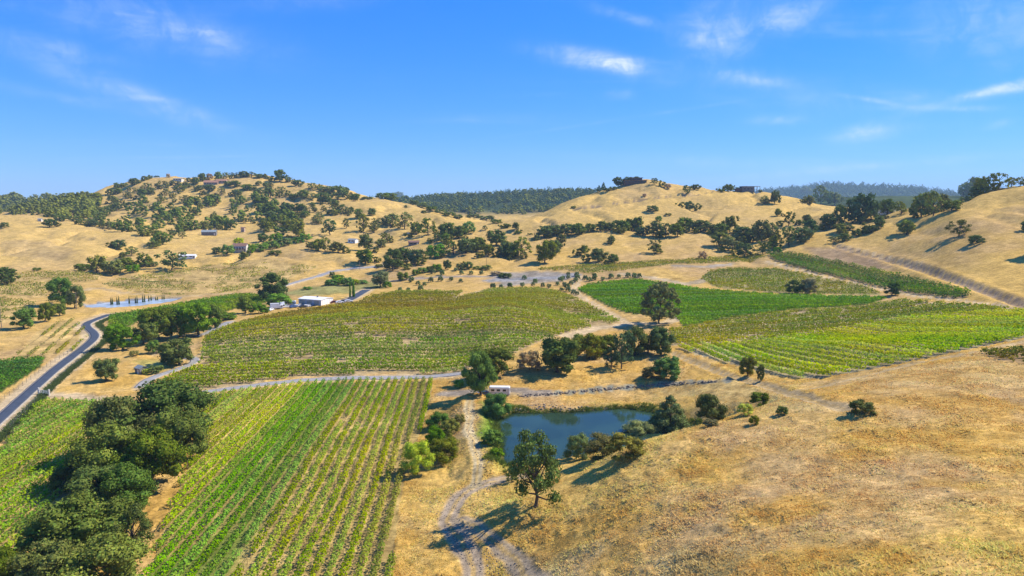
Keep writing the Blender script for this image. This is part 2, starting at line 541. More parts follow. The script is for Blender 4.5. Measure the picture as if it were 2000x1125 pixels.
# ------------------------------------------------------------------ vineyard blocks (outline in the photograph)
# name, outline, row heading (deg from +X), spacing, leaf colours, density, leaf size, height, soil colour
G_DEEP, G_MID, G_LIME, G_YEL, G_BRN = (.050, .125, .014), (.085, .165, .016), (.16, .225, .014), (.25, .235, .014), (.19, .125, .022)
SOIL, STRAW, PALE = (.32, .215, .10), (.46, .32, .12), (.50, .38, .22)
FIELDS = [
    dict(name='near', out=[(255, 1180), (300, 1100), (330, 1000), (372, 905), (392, 850), (384, 775), (450, 768), (600, 750), (690, 745), (846, 744), (838, 800), (818, 850), (800, 905), (792, 930), (778, 1000), (768, 1090), (764, 1180)],
         ang=93.6, sp=2.35, soil=STRAW, dens=42, leaf=0.3, ht=1.75, w=0.7),
    dict(name='left_near', out=[(-60, 1150), (-60, 905), (0, 884), (32, 838), (62, 800), (84, 784), (188, 787), (215, 800), (170, 860), (150, 900), (120, 965), (80, 1040), (40, 1090), (0, 1150)],
         ang=97.5, sp=2.4, soil=STRAW, dens=40, leaf=0.33, ht=1.6, w=0.74),
    dict(name='mound', out=[(300, 757), (352, 766), (450, 753), (600, 735), (740, 729), (850, 731), (905, 724), (960, 705), (1010, 688), (1062, 664), (1110, 650), (1165, 638), (1212, 629), (1192, 619), (1130, 586),
                            (1090, 571), (1040, 563), (962, 566), (880, 587), (905, 571), (872, 571), (780, 571), (722, 580), (700, 592), (660, 597), (600, 607), (560, 612), (500, 624), (455, 636), (430, 645), (400, 660), (392, 690), (394, 712), (340, 733)],
         ang=1.5, sp=4.1, soil=(.40, .29, .14), dens=26, leaf=0.46, ht=1.8, w=1.02),
    dict(name='upper_green', out=[(1128, 566), (1150, 556), (1240, 546), (1310, 556), (1370, 566), (1500, 576), (1600, 579), (1735, 582), (1690, 596), (1560, 604), (1440, 618), (1335, 640), (1322, 622), (1222, 611), (1180, 594)],
         ang=-4, sp=3.8, soil=(.13, .16, .04), dens=20, leaf=0.58, ht=1.5, w=1.25),
    dict(name='patchy', out=[(1308, 645), (1340, 640), (1440, 620), (1560, 606), (1690, 598), (1765, 586), (1880, 594), (1985, 606), (1900, 612), (1750, 622), (1620, 646), (1500, 664), (1400, 671), (1310, 675)],
         ang=8, sp=4.2, soil=(.46, .35, .19), dens=20, leaf=.52, ht=1.4, w=1.0),
    dict(name='lime', out=[(1318, 680), (1400, 674), (1500, 667), (1620, 649), (1750, 625), (1900, 614), (2060, 606), (2080, 645), (2000, 661), (1870, 687), (1760, 710), (1700, 722), (1600, 739), (1540, 738), (1400, 704)],
         ang=-80, sp=4.0, soil=(.33, .27, .16), dens=36, leaf=0.44, ht=2.0, w=1.0),
    dict(name='hedge_strip', out=[(1497, 498), (1540, 495), (1620, 510), (1700, 527), (1800, 550), (1890, 571), (1893, 581), (1860, 583), (1780, 573), (1700, 556), (1600, 534), (1520, 511)],
         ang=-77, sp=3.0, soil=SOIL, dens=15, leaf=.62, ht=2.3, w=1.196),
    dict(name='upper_yellow', out=[(1368, 545), (1385, 530), (1430, 524), (1520, 526), (1600, 541), (1700, 562), (1722, 576), (1600, 575), (1500, 571), (1400, 562)],
         ang=3, sp=3.8, soil=(.30, .25, .10), dens=10, leaf=.55, ht=1.3, w=0.92),
    dict(name='back_strip', out=[(1040, 527), (1100, 521), (1200, 515), (1330, 508), (1480, 497), (1500, 502), (1470, 512), (1420, 513), (1310, 517), (1230, 527), (1150, 535), (1125, 531)],
         ang=10, sp=3.2, soil=STRAW, dens=9, leaf=.6, ht=1.4, w=1.012),
    dict(name='slope', out=[(198, 556), (240, 543), (330, 531), (420, 517), (520, 507), (620, 522), (575, 541), (505, 560), (430, 574), (350, 579), (260, 571)],
         ang=20, sp=3.4, soil=STRAW, dens=5, leaf=.5, ht=1.1, w=0.736),
    dict(name='green_bank', out=[(212, 642), (213, 617), (300, 603), (400, 585), (480, 573), (515, 579), (520, 592), (470, 600), (430, 612), (350, 610), (290, 615), (250, 640)],
         ang=12, sp=2.8, soil=(.14, .15, .04), dens=11, leaf=.55, ht=1.4, w=1.012),
    dict(name='terrace', out=[(30, 700), (70, 650), (100, 632), (140, 622), (165, 640), (172, 665), (155, 684), (100, 694)],
         ang=112, sp=4.4, soil=STRAW, dens=13, leaf=.42, ht=1.3, w=0.736),
    dict(name='terrace_upper', out=[(-40, 640), (-40, 580), (20, 583), (72, 592), (60, 604), (20, 628)],
         ang=33, sp=5.0, soil=STRAW, dens=12, leaf=.45, ht=1.3, w=0.828),
    dict(name='dark_corner', out=[(-60, 790), (-60, 712), (0, 707), (88, 699), (80, 716), (40, 742), (0, 768)],
         ang=20, sp=2.5, soil=(.10, .12, .03), dens=22, leaf=.40, ht=1.6, w=1.012),
    dict(name='left_back', out=[(0, 575), (0, 545), (40, 532), (130, 530), (205, 537), (190, 548), (100, 556), (90, 580), (40, 580)],
         ang=8, sp=3.4, soil=STRAW, dens=5, leaf=.5, ht=1.1, w=0.736),
    dict(name='right_corner', out=[(1912, 690), (1940, 683), (2010, 684), (2080, 690), (2080, 722), (2000, 710), (1960, 705)],
         ang=-20, sp=2.8, soil=SOIL, dens=20, leaf=.42, ht=1.5, w=0.92),
]
for F in FIELDS:
    F['poly'] = trace(F['out'], 18, True)[:, :2]

# ------------------------------------------------------------------ roads and tracks
ASPHALT = smooth_line(trace([(-60, 872), (0, 818), (55, 768), (105, 724), (150, 690), (178, 668), (187, 657), (182, 648), (168, 638), (170, 631), (185, 625), (215, 614)], 20))
FARM_ROAD = smooth_line(trace([(672, 590), (690, 582), (706, 572), (716, 566)], 10))
HILL_ROAD = smooth_line(trace([(540, 562), (590, 548), (620, 540), (650, 530), (690, 524), (740, 521), (770, 515), (800, 508)], 10))
GRAVEL = [(smooth_line(trace([(345, 772), (380, 768), (450, 759), (520, 750), (600, 742), (680, 738), (760, 738), (840, 736), (905, 729)], 20)), 3.4),
          (smooth_line(trace([(272, 757), (285, 744), (310, 733), (345, 722), (372, 712), (384, 704), (376, 699), (358, 698)], 12)), 3.2),
          (smooth_line(trace([(450, 628), (436, 634), (424, 641), (405, 651), (380, 657)], 10)), 4.2)]
DIRT = [([(85, 772), (130, 772), (180, 778), (225, 782)], 6.0, PALE), ([(380, 657), (350, 664), (322, 674), (310, 690)], 3.5, PALE),
        ([(1105, 657), (1130, 650), (1165, 640), (1225, 633), (1300, 632), (1322, 622)], 7.0, PALE),
        ([(1228, 633), (1205, 619), (1165, 597), (1135, 581), (1118, 566), (1128, 548), (1140, 538)], 4.2, PALE),
        ([(870, 588), (900, 579), (940, 569), (985, 562)], 5.0, PALE),
        ([(1312, 690), (1370, 715), (1440, 740), (1500, 757), (1560, 775), (1650, 801)], 3.4, (.42, .31, .16)),
        ([(1530, 769), (1600, 756), (1700, 732), (1800, 707), (1900, 689), (2000, 668), (2100, 650)], 3.0, (.42, .31, .16)),
        ([(1630, 481), (1660, 490), (1720, 505), (1790, 523), (1860, 547), (1930, 572), (2010, 603)], 4.4, (.27, .20, .135)),
        ([(1640, 478), (1700, 492), (1760, 508), (1800, 514)], 2.4, (.44, .32, .16)),
        ([(1500, 512), (1600, 538), (1700, 560), (1780, 577), (1900, 590), (2010, 608)], 4.0, PALE),
        ([(1120, 411), (1180, 402), (1250, 391), (1330, 383), (1410, 374)], 3.5, (.20, .15, .10)),
        ([(930, 1150), (912, 1090), (890, 1050), (874, 1012), (885, 980), (920, 955), (975, 937), (1020, 930)], 3.6, (.36, .28, .19)),
        ([(1060, 1150), (1010, 1095), (950, 1050), (905, 1015)], 3.6, (.34, .265, .17)),
        ([(918, 782), (913, 830), (925, 875), (938, 915), (930, 950)], 2.4, (.44, .35, .19)),
        ([(1000, 772), (1100, 766), (1200, 757), (1300, 749), (1420, 744)], 2.2, (.24, .24, .18)),
        ([(870, 770), (930, 766), (1000, 764), (1060, 765)], 6.0, (.29, .24, .18)),
        ([(960, 548), (1020, 545), (1090, 542), (1120, 537)], 11.0, (.24, .235, .23)),
        ([(770, 548), (850, 541), (960, 540)], 6.0, (.26, .22, .18)),
        ([(1320, 520), (1380, 521), (1425, 516)], 7.0, (.33, .28, .21)),
        ([(1215, 535), (1290, 545), (1345, 556), (1380, 545)], 7.0, (.42, .33, .20)),
        ([(0, 840), (55, 795), (120, 740), (180, 690)], 3.0, PALE), ([(150, 570), (190, 562), (240, 572), (330, 580), (450, 573)], 5.0, (.44, .32, .16))]
DIRT = [(smooth_line(trace(p, 20), 1), w, c) for (p, w, c) in DIRT]
# areas of ground with a growth of their own: outline, colour, strength
PATCHES = [([(1420, 830), (1520, 850), (1640, 890), (1720, 930), (1900, 950), (2050, 950), (2050, 985), (1850, 990), (1790, 1040), (1700, 1060), (1640, 1010), (1560, 960), (1480, 910)], (.41, .275, .115), .55),
           ([(1640, 735), (1800, 712), (2050, 700), (2050, 760), (1850, 775), (1700, 775)], (.44, .30, .12), .5),
           ([(1280, 760), (1400, 745), (1520, 765), (1640, 800), (1500, 800), (1380, 790)], (.42, .32, .14), .6),
           ([(1290, 1125), (1330, 1085), (1420, 1085), (1440, 1125)], (.25, .24, .11), .6),
           ([(1000, 1180), (1040, 1090), (1110, 1125), (1150, 1180)], (.42, .31, .15), .5),
           ([(934, 800), (950, 788), (985, 800), (985, 830), (988, 880), (982, 912), (958, 890), (940, 850)], (.15, .24, .03), .98),
           ([(1180, 803), (1290, 799), (1350, 803), (1340, 809), (1200, 809)], (.20, .24, .045), .9),
           ([(820, 880), (850, 800), (900, 800), (890, 870), (860, 905)], (.20, .20, .07), .6),
           ([(250, 700), (330, 705), (330, 725), (270, 730)], (.33, .30, .085), .8),
           ([(545, 575), (600, 560), (730, 550), (760, 560), (700, 572), (600, 578)], (.20, .21, .075), .8),
           ([(1230, 530), (1300, 523), (1340, 540), (1330, 552), (1280, 545)], (.50, .33, .10), .9),
           ([(1560, 480), (1640, 486), (1700, 505), (1760, 525), (1700, 525), (1600, 505)], (.27, .19, .12), .7),
           ([(1880, 560), (1960, 590), (2050, 620), (2050, 590), (1950, 570)], (.27, .20, .12), .6),
           ([(0, 470), (80, 470), (160, 490), (120, 510), (0, 500)], (.29, .21, .11), .5),
           ([(980, 560), (960, 535), (1040, 530), (1130, 533), (1110, 548)], (.25, .24, .22), .8)]
PATCHES = [(trace(p, 25, True)[:, :2], c, s) for (p, c, s) in PATCHES]

# ------------------------------------------------------------------ ground: colour of the soil and growth, fine relief
GOLD, TAN, OCHRE = np.array((.53, .345, .098)), np.array((.40, .265, .115)), np.array((.56, .33, .072))


def ground_colours():
    global GH
    x, y = GX, GY
    r = np.hypot(x, y)
    n_big = fbm(x, y, 45, 4)[..., None]
    n_mid = fbm(x + 300, y - 120, 9, 4)[..., None]
    n_fine = fbm(x - 50, y + 77, 2.2, 3)[..., None]
    c = GOLD + (TAN - GOLD) * np.clip(0.32 + 1.1 * n_big + .55 * n_mid, 0, 1)
    c = c + (OCHRE - c) * np.clip(0.15 - 1.3 * n_mid + .5 * n_big, 0, .6) * (r < 300)[..., None]
    c = c * (1 + .30 * n_mid + .22 * n_fine * (r < 260)[..., None])
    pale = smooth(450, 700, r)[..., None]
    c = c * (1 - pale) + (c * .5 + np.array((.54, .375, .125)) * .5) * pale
    wild = np.ones(x.shape)
    jx, jy = x + 1.5 * fbm(x, y, 6, 2), y + 1.5 * fbm(x + 50, y, 6, 2)
    for poly, col, s in PATCHES:
        k = smooth(-1, 1, -signed(poly, jx, jy, 8) * .35 + fbm(x, y, 7, 3) * 1.2)[..., None] * s
        k = np.where(np.abs(signed(poly, x, y, 8)[..., None]) > 1e8, 0, k)
        c = c * (1 - k) + np.array(col) * (1 + .5 * n_mid + .3 * n_fine) * k
    for F in FIELDS:
        m = inside(F['poly'], x, y)
        c[m] = np.array(F['soil']) * (1 + .55 * n_mid[m] + .35 * n_fine[m])
        wild[m] = 0
        if F['name'] == 'near':        # a green cover crop grows between the middle rows
            q = -(x[m] * -sin(radians(F['ang'])) + y[m] * cos(radians(F['ang'])))
            lo_, hi_ = q.min(), q.max()
            fr = (q - lo_) / (hi_ - lo_)
            g = (smooth(.38, .45, fr) * smooth(.66, .60, fr) * .7 + .12)[:, None] * np.clip(1 + 1.5 * n_mid[m], 0, 1.2)
            g = np.clip(g, 0, .9)
            c[m] = c[m] * (1 - g) + np.array((.12, .17, .03)) * g
    for line, w, col in DIRT:
        d = dist_line(line, jx * .7 + x * .3, jy * .7 + y * .3)
        k = smooth(.66, .36, d / w + .10 * n_fine[..., 0])[..., None]
        if w < 5:                  # grass survives between the wheel ruts
            k = k * (1 - .65 * smooth(.17, .06, d / w))[..., None]
        c = c * (1 - k) + np.array(col) * (1 + .35 * n_mid + .25 * n_fine) * k
        wild = wild * (1 - k[..., 0])
    # far woods floor
    woods = smooth(1380, 1560, r)[..., None]
    c = c * (1 - woods) + np.array((.055, .075, .030)) * (1 + n_big * .8) * woods
    for line, w in [(ASPHALT, 7.0), (FARM_ROAD, 7), (HILL_ROAD, 5)] + GRAVEL:
        d = dist_line(line, x, y)
        k = smooth(w * .9, w * .55, d)[..., None]
        c = c * (1 - k) + np.array(PALE) * (1 + .3 * n_mid) * k
        wild = wild * (1 - k[..., 0])
    s = signed(POND, x, y)
    wet = (smooth(1.2, -.3, s) * (s < 20))[..., None]
    c = c * (1 - wet) + np.array((.045, .05, .025)) * wet
    s2 = signed(RES, x, y)
    lin = (s2 < 1.4)[..., None]
    c = np.where(lin, np.array((.20, .21, .22)), c)
    # lumps of matted grass and tussocks
    f = wild * (s > 1) * (s2 > 2) * smooth(50, 60, r)
    GH = GH + f * (r < 420) * (fbm(x, y, 3.4, 3) * .40 + np.maximum(fbm(x + 9, y, 1.3, 2), 0) * .42)
    GH = GH + f * (r >= 420) * smooth(420, 480, r) * fbm(x, y, 9, 3) * .8
    return np.clip(c, .012, .75), wild


GC, GWILD = ground_colours()


def new_mesh(name, verts, faces, mat=None, smooth_shade=False, col=None, loops=None):
    """mesh from numpy arrays; faces (n, 3 or 4); col = per-vertex colour"""
    me = bpy.data.meshes.new(name)
    verts = np.asarray(verts, np.float32)
    faces = np.asarray(faces, np.int32)
    nf, k = faces.shape
    me.vertices.add(len(verts))
    me.vertices.foreach_set('co', verts.ravel())
    me.loops.add(nf * k)
    me.loops.foreach_set('vertex_index', faces.ravel())
    me.polygons.add(nf)
    me.polygons.foreach_set('loop_start', np.arange(0, nf * k, k, dtype=np.int32))
    if smooth_shade:
        me.polygons.foreach_set('use_smooth', np.ones(nf, bool))
    if col is not None:
        at = me.attributes.new('tint', 'FLOAT_COLOR', 'POINT')
        cc = np.ones((len(verts), 4), np.float32)
        cc[:, :3] = col
        at.data.foreach_set('color', cc.ravel())
    if mat is not None:
        me.materials.append(mat)
    me.update(calc_edges=True)
    return me


def link(name, me, parent=None):
    o = bpy.data.objects.new(name, me)
    COL.objects.link(o)
    if parent is not None:
        o.parent = parent
    return o


def tag(o, label=None, cat=None, group=None, kind=None):
    if label:
        o['label'] = label
    if cat:
        o['category'] = cat
    if group:
        o['group'] = group
    if kind:
        o['kind'] = kind
    return o


def material(name, rough=.85, spec=.2):
    m = bpy.data.materials.new(name)
    m.use_nodes = True
    t = NT(m.node_tree)
    b = t.n('ShaderNodeBsdfPrincipled')
    b.inputs['Roughness'].default_value = rough
    b.inputs['Specular IOR Level'].default_value = spec
    o = t.n('ShaderNodeOutputMaterial')
    t.put(o.inputs['Surface'], b.outputs[0])
    return m, t, b, o


def tinted(t, name='tint'):
    return t.n('ShaderNodeAttribute', attribute_name=name).outputs['Color']


def ground_material():
    m, t, b, o = material('dry_ground', .95, 0.0)
    geo = t.n('ShaderNodeNewGeometry').outputs['Position']
    col = tinted(t)
    f1 = t.noise(geo, 1.3, 6.0, .68, .4)
    f2 = t.noise(geo, .22, 5.0, .62, .3)
    f3 = t.noise(geo, 6.0, 4.0, .7)
    k = t.math('MULTIPLY', t.ramp(f1, .28, .74, .76, 1.24), t.ramp(f2, .30, .72, .82, 1.18))
    k = t.math('MULTIPLY', k, t.ramp(f3, .25, .75, .82, 1.18))
    mp = t.n('ShaderNodeMapping')
    mp.inputs['Rotation'].default_value = (0, 0, radians(38))
    mp.inputs['Scale'].default_value = (.25, 1.6, .6)
    t.put(mp.inputs['Vector'], geo)
    f4 = t.noise(mp.outputs[0], .9, 5.0, .62, .8)
    k = t.math('MULTIPLY', k, t.ramp(f4, .30, .70, .78, 1.20))
    vm = t.n('ShaderNodeVectorMath', operation='SCALE')
    t.put(vm.inputs[0], col)
    t.put(vm.inputs['Scale'], k)
    t.put(b.inputs['Base Color'], vm.outputs[0])
    bp = t.n('ShaderNodeBump')
    bp.inputs['Strength'].default_value = .55
    bp.inputs['Distance'].default_value = .35
    t.put(bp.inputs['Height'], t.math('ADD', f1, t.math('MULTIPLY', f3, .35)))
    t.put(b.inputs['Normal'], bp.outputs[0])
    return m


def simple(name, col, rough=.8, spec=.25, var=.25, scale=3.0, metal=0.0):
    m, t, b, o = material(name, rough, spec)
    geo = t.n('ShaderNodeTexCoord').outputs['Object']
    f = t.noise(geo, scale, 5.0, .65)
    vm = t.n('ShaderNodeVectorMath', operation='SCALE')
    vm.inputs[0].default_value = col
    t.put(vm.inputs['Scale'], t.ramp(f, .25, .75, 1 - var, 1 + var))
    t.put(b.inputs['Base Color'], vm.outputs[0])
    b.inputs['Metallic'].default_value = metal
    return m


M = {}
M['ground'] = ground_material()


def build_ground():
    npn, nl = GX.shape
    v = np.stack([GX, GY, GH], 2).reshape(-1, 3)
    i = np.arange(npn)[:, None]
    j = np.arange(nl - 1)[None]
    i2 = (i + 1) % npn
    f = np.stack([i * nl + j, i * nl + j + 1, i2 * nl + j + 1, i2 * nl + j], 2).reshape(-1, 4)
    # close the hole under the camera
    c = GC.reshape(-1, 3)
    v = np.concatenate([v, [[0, 0, float(GH[:, 0].mean())]]])
    c = np.concatenate([c, [[.35, .24, .1]]])
    cap = np.stack([np.full(npn, len(v) - 1), ((np.arange(npn) + 1) % npn) * nl, np.arange(npn) * nl], 1)
    f = np.concatenate([f[:, [0, 1, 2]], f[:, [0, 2, 3]], cap])
    tag(link('ground', new_mesh('ground', v, f, M['ground'], True, c)), 'dry golden grass hills and valley floor', 'ground', kind='structure')


build_ground()


def strip(name, line, width, mat, lift, label, cat, crown=0.0):
    """road laid on the ground: seven points across, skirts at both edges"""
    line = smooth_line(line[:, :2], 1)
    seg = np.concatenate([[0], np.cumsum(np.hypot(*np.diff(line, axis=0).T))])
    n = max(6, int(seg[-1] / .9))
    s = np.linspace(0, seg[-1], n)
    p = np.stack([np.interp(s, seg, line[:, 0]), np.interp(s, seg, line[:, 1])], 1)
    for _ in range(6):
        p[1:-1] = (p[:-2] + 2 * p[1:-1] + p[2:]) / 4
    t = np.gradient(p, axis=0)
    t /= np.hypot(t[:, 0], t[:, 1])[:, None] + 1e-9
    nrm = np.stack([-t[:, 1], t[:, 0]], 1)
    offs = np.array([-.5, -.5, -.34, -.17, 0, .17, .34, .5, .5]) * width
    wob = 1 + .05 * fbm(s, s * 0, 4, 2)[:, None]
    q = p[:, None] + nrm[:, None] * (offs[None] * wob)[..., None]
    cz = H(q[..., 0], q[..., 1])
    zc = np.maximum(cz, H(p[:, 0], p[:, 1])[:, None]) * .5 + cz * .5 + lift
    k = np.ones(5) / 5
    zc = np.stack([np.convolve(np.pad(zc[:, a], 2, 'edge'), k, 'valid') for a in range(zc.shape[1])], 1)
    zc = np.maximum(zc, cz + lift * .6)
    zc[:, 0] -= .5
    zc[:, -1] -= .5
    v = np.concatenate([q, zc[..., None]], 2).reshape(-1, 3)
    m = len(offs)
    i, j = np.meshgrid(np.arange(n - 1), np.arange(m - 1), indexing='ij')
    f = np.stack([i * m + j, i * m + j + 1, (i + 1) * m + j + 1, (i + 1) * m + j], 2).reshape(-1, 4)
    o = link(name, new_mesh(name, v, f[:, ::-1], mat, True))
    tag(o, label, cat, kind='structure')
    return p


M['asphalt'] = simple('asphalt', (.052, .064, .086), .75, .3, .22, .8)
M['gravel'] = simple('pale_gravel', (.30, .29, .28), .95, .1, .3, 1.6)
M['shoulder'] = simple('gravel_shoulder', (.34, .30, .24), .95, .1, .3, 1.2)
strip('road_shoulder', ASPHALT, 4.3, M['shoulder'], .03, 'pale gravel shoulder along the paved road', 'road shoulder')
ROAD_LINE = strip('road', ASPHALT, 3.1, M['asphalt'], .09, 'narrow blue grey paved road winding up from the left edge', 'road')
strip('road', FARM_ROAD, 5.5, M['asphalt'], .10, 'short grey driveway beside the warehouse and poplars', 'road')
strip('road', HILL_ROAD, 4.2, M['gravel'], .12, 'thin grey lane climbing the golden slope', 'road')
for (ln, w), lb in zip(GRAVEL, ('grey gravel track between the near rows and the mound vineyard', 'pale gravel loop round the lone spreading oak', 'pale gravel track leaving the oak grove')):
    strip('gravel_track', ln, w, M['gravel'], .08, lb, 'track')


def water(name, poly, z, mat, label):
    import bmesh
    bm = bmesh.new()
    c = poly.mean(0)
    g = poly + (poly - c) / (np.hypot(*(poly - c).T)[:, None] + 1e-6) * 1.6
    vs = [bm.verts.new((p[0], p[1], z)) for p in g]
    bm.faces.new(vs)
    bmesh.ops.triangulate(bm, faces=bm.faces[:])
    bmesh.ops.recalc_face_normals(bm, faces=bm.faces[:])
    for f in bm.faces:
        if f.normal.z < 0:
            f.normal_flip()
    me = bpy.data.meshes.new(name)
    bm.to_mesh(me)
    bm.free()
    me.materials.append(mat)
    tag(link(name, me), label, 'pond', kind='structure')


def water_material(name, col, rough, bump):
    m, t, b, o = material(name, rough, .5)
    b.inputs['IOR'].default_value = 1.333
    geo = t.n('ShaderNodeNewGeometry').outputs['Position']
    f = t.noise(geo, .12, 3.0, .5)
    t.put(b.inputs['Base Color'], t.mix(t.ramp(f, .35, .65), col, tuple(c * 1.5 for c in col)))
    bp = t.n('ShaderNodeBump')
    bp.inputs['Strength'].default_value = bump
    bp.inputs['Distance'].default_value = .05
    t.put(bp.inputs['Height'], t.noise(geo, 1.6, 3.0, .5))
    t.put(b.inputs['Normal'], bp.outputs[0])
    return m


M['water'] = water_material('pond_water', (.020, .042, .026), .05, .07)
M['water_pale'] = water_material('reservoir_water', (.30, .36, .42), .18, .15)
water('water', POND, WATER_Z, M['water'], 'dark blue green pond water below the grassy shoulder')
water('water', RES, RES_Z, M['water_pale'], 'pale silvery reservoir behind the row of cypresses')
# ------------------------------------------------------------------ foliage
def leaf_material(name, trans=.28, vary=True):
    m, t, b, o = material(name, .8, 0.0)
    col = tinted(t)
    rnd = t.n('ShaderNodeObjectInfo').outputs['Random']
    hs = t.n('ShaderNodeHueSaturation')
    t.put(hs.inputs['Hue'], t.math('MULTIPLY_ADD', rnd, .030, .485))
    t.put(hs.inputs['Saturation'], t.math('MULTIPLY_ADD', t.math('FRACT', t.math('MULTIPLY', rnd, 7.3)), .25, .88))
    t.put(hs.inputs['Value'], t.math('MULTIPLY_ADD', t.math('FRACT', t.math('MULTIPLY', rnd, 13.7)), .45, .80))
    if not vary:
        hs.inputs['Hue'].default_value, hs.inputs['Saturation'].default_value, hs.inputs['Value'].default_value = .5, 1.0, 1.0
        for k in ('Hue', 'Saturation', 'Value'):
            for l in list(hs.inputs[k].links):
                t.nt.links.remove(l)
    t.put(hs.inputs['Color'], col)
    t.put(b.inputs['Base Color'], hs.outputs[0])
    tr = t.n('ShaderNodeBsdfTranslucent')
    t.put(tr.inputs['Color'], hs.outputs[0])
    mx = t.n('ShaderNodeMixShader')
    mx.inputs[0].default_value = trans
    t.put(mx.inputs[1], b.outputs[0])
    t.put(mx.inputs[2], tr.outputs[0])
    t.put(o.inputs['Surface'], mx.outputs[0])
    return m


M['leaf'] = leaf_material('tree_leaves', .22)
M['vine'] = leaf_material('vine_leaves', .35)
M['bark'] = simple('grey_brown_bark', (.11, .085, .062), .95, .1, .4, 6.0)
M['wood'] = simple('weathered_post_wood', (.20, .165, .13), .95, .1, .35, 9.0)


def unit(v):
    return v / (np.linalg.norm(v, axis=-1, keepdims=True) + 1e-9)


def cards(c, nrm, size, r, aspect=1.0):
    """leaf cards (kite shaped quads) at c facing nrm; size per leaf"""
    n = len(c)
    t = unit(np.cross(nrm, unit(r.normal(size=(n, 3)))))
    b = np.cross(nrm, t)
    s = np.asarray(size).reshape(-1, 1)
    q = np.stack([c - t * s * .5, c - b * s * .42 * aspect + t * s * .05, c + t * s * .5, c + b * s * .42 * aspect + t * s * .05], 1)
    return q.reshape(-1, 3), np.arange(4 * n).reshape(n, 4)


def tube(pts, rad, sides=6):
    pts = np.asarray(pts, float)
    n = len(pts)
    d = unit(np.gradient(pts, axis=0))
    ref = np.array([1.0, .13, .07])
    a = unit(np.cross(d, ref))
    b = np.cross(d, a)
    ang = np.arange(sides) * 2 * pi / sides
    ring = a[:, None] * np.cos(ang)[None, :, None] + b[:, None] * np.sin(ang)[None, :, None]
    v = (pts[:, None] + ring * np.asarray(rad, float)[:, None, None]).reshape(-1, 3)
    i, j = np.meshgrid(np.arange(n - 1), np.arange(sides), indexing='ij')
    j2 = (j + 1) % sides
    f = np.stack([i * sides + j, i * sides + j2, (i + 1) * sides + j2, (i + 1) * sides + j], 2).reshape(-1, 4)
    return v, f


def join(parts):
    vs, fs, k = [], [], 0
    for v, f in parts:
        vs.append(v)
        fs.append(f + k)
        k += len(v)
    return np.concatenate(vs), np.concatenate(fs)


def _sphere(nu=8, nv=5):
    th = np.linspace(0, pi, nv + 1)[1:-1]
    v = [[0, 0, 1.0]]
    for a in th:
        for k in range(nu):
            v.append([sin(a) * cos(2 * pi * k / nu), sin(a) * sin(2 * pi * k / nu), cos(a)])
    v.append([0, 0, -1.0])
    f = []
    m = len(th)
    for k in range(nu):
        k2 = (k + 1) % nu
        f.append([0, 1 + k, 1 + k2, 1 + k2])
        for i in range(m - 1):
            f.append([1 + i * nu + k, 1 + (i + 1) * nu + k, 1 + (i + 1) * nu + k2, 1 + i * nu + k2])
        f.append([1 + (m - 1) * nu + k, len(v) - 1, 1 + (m - 1) * nu + k2, 1 + (m - 1) * nu + k2])
    return np.array(v), np.array(f)


def tri_split(f):
    """quads (some degenerate) to triangles"""
    a = np.concatenate([f[:, [0, 1, 2]], f[:, [0, 2, 3]]])
    return a[(a[:, 0] != a[:, 1]) & (a[:, 1] != a[:, 2]) & (a[:, 0] != a[:, 2])]


SPH = {0: _sphere(5, 3), 1: _sphere(8, 5)}
LOD = {'hi': (8000, .031, 1), 'mid': (2600, .046, 1), 'low': (620, .088, 0)}


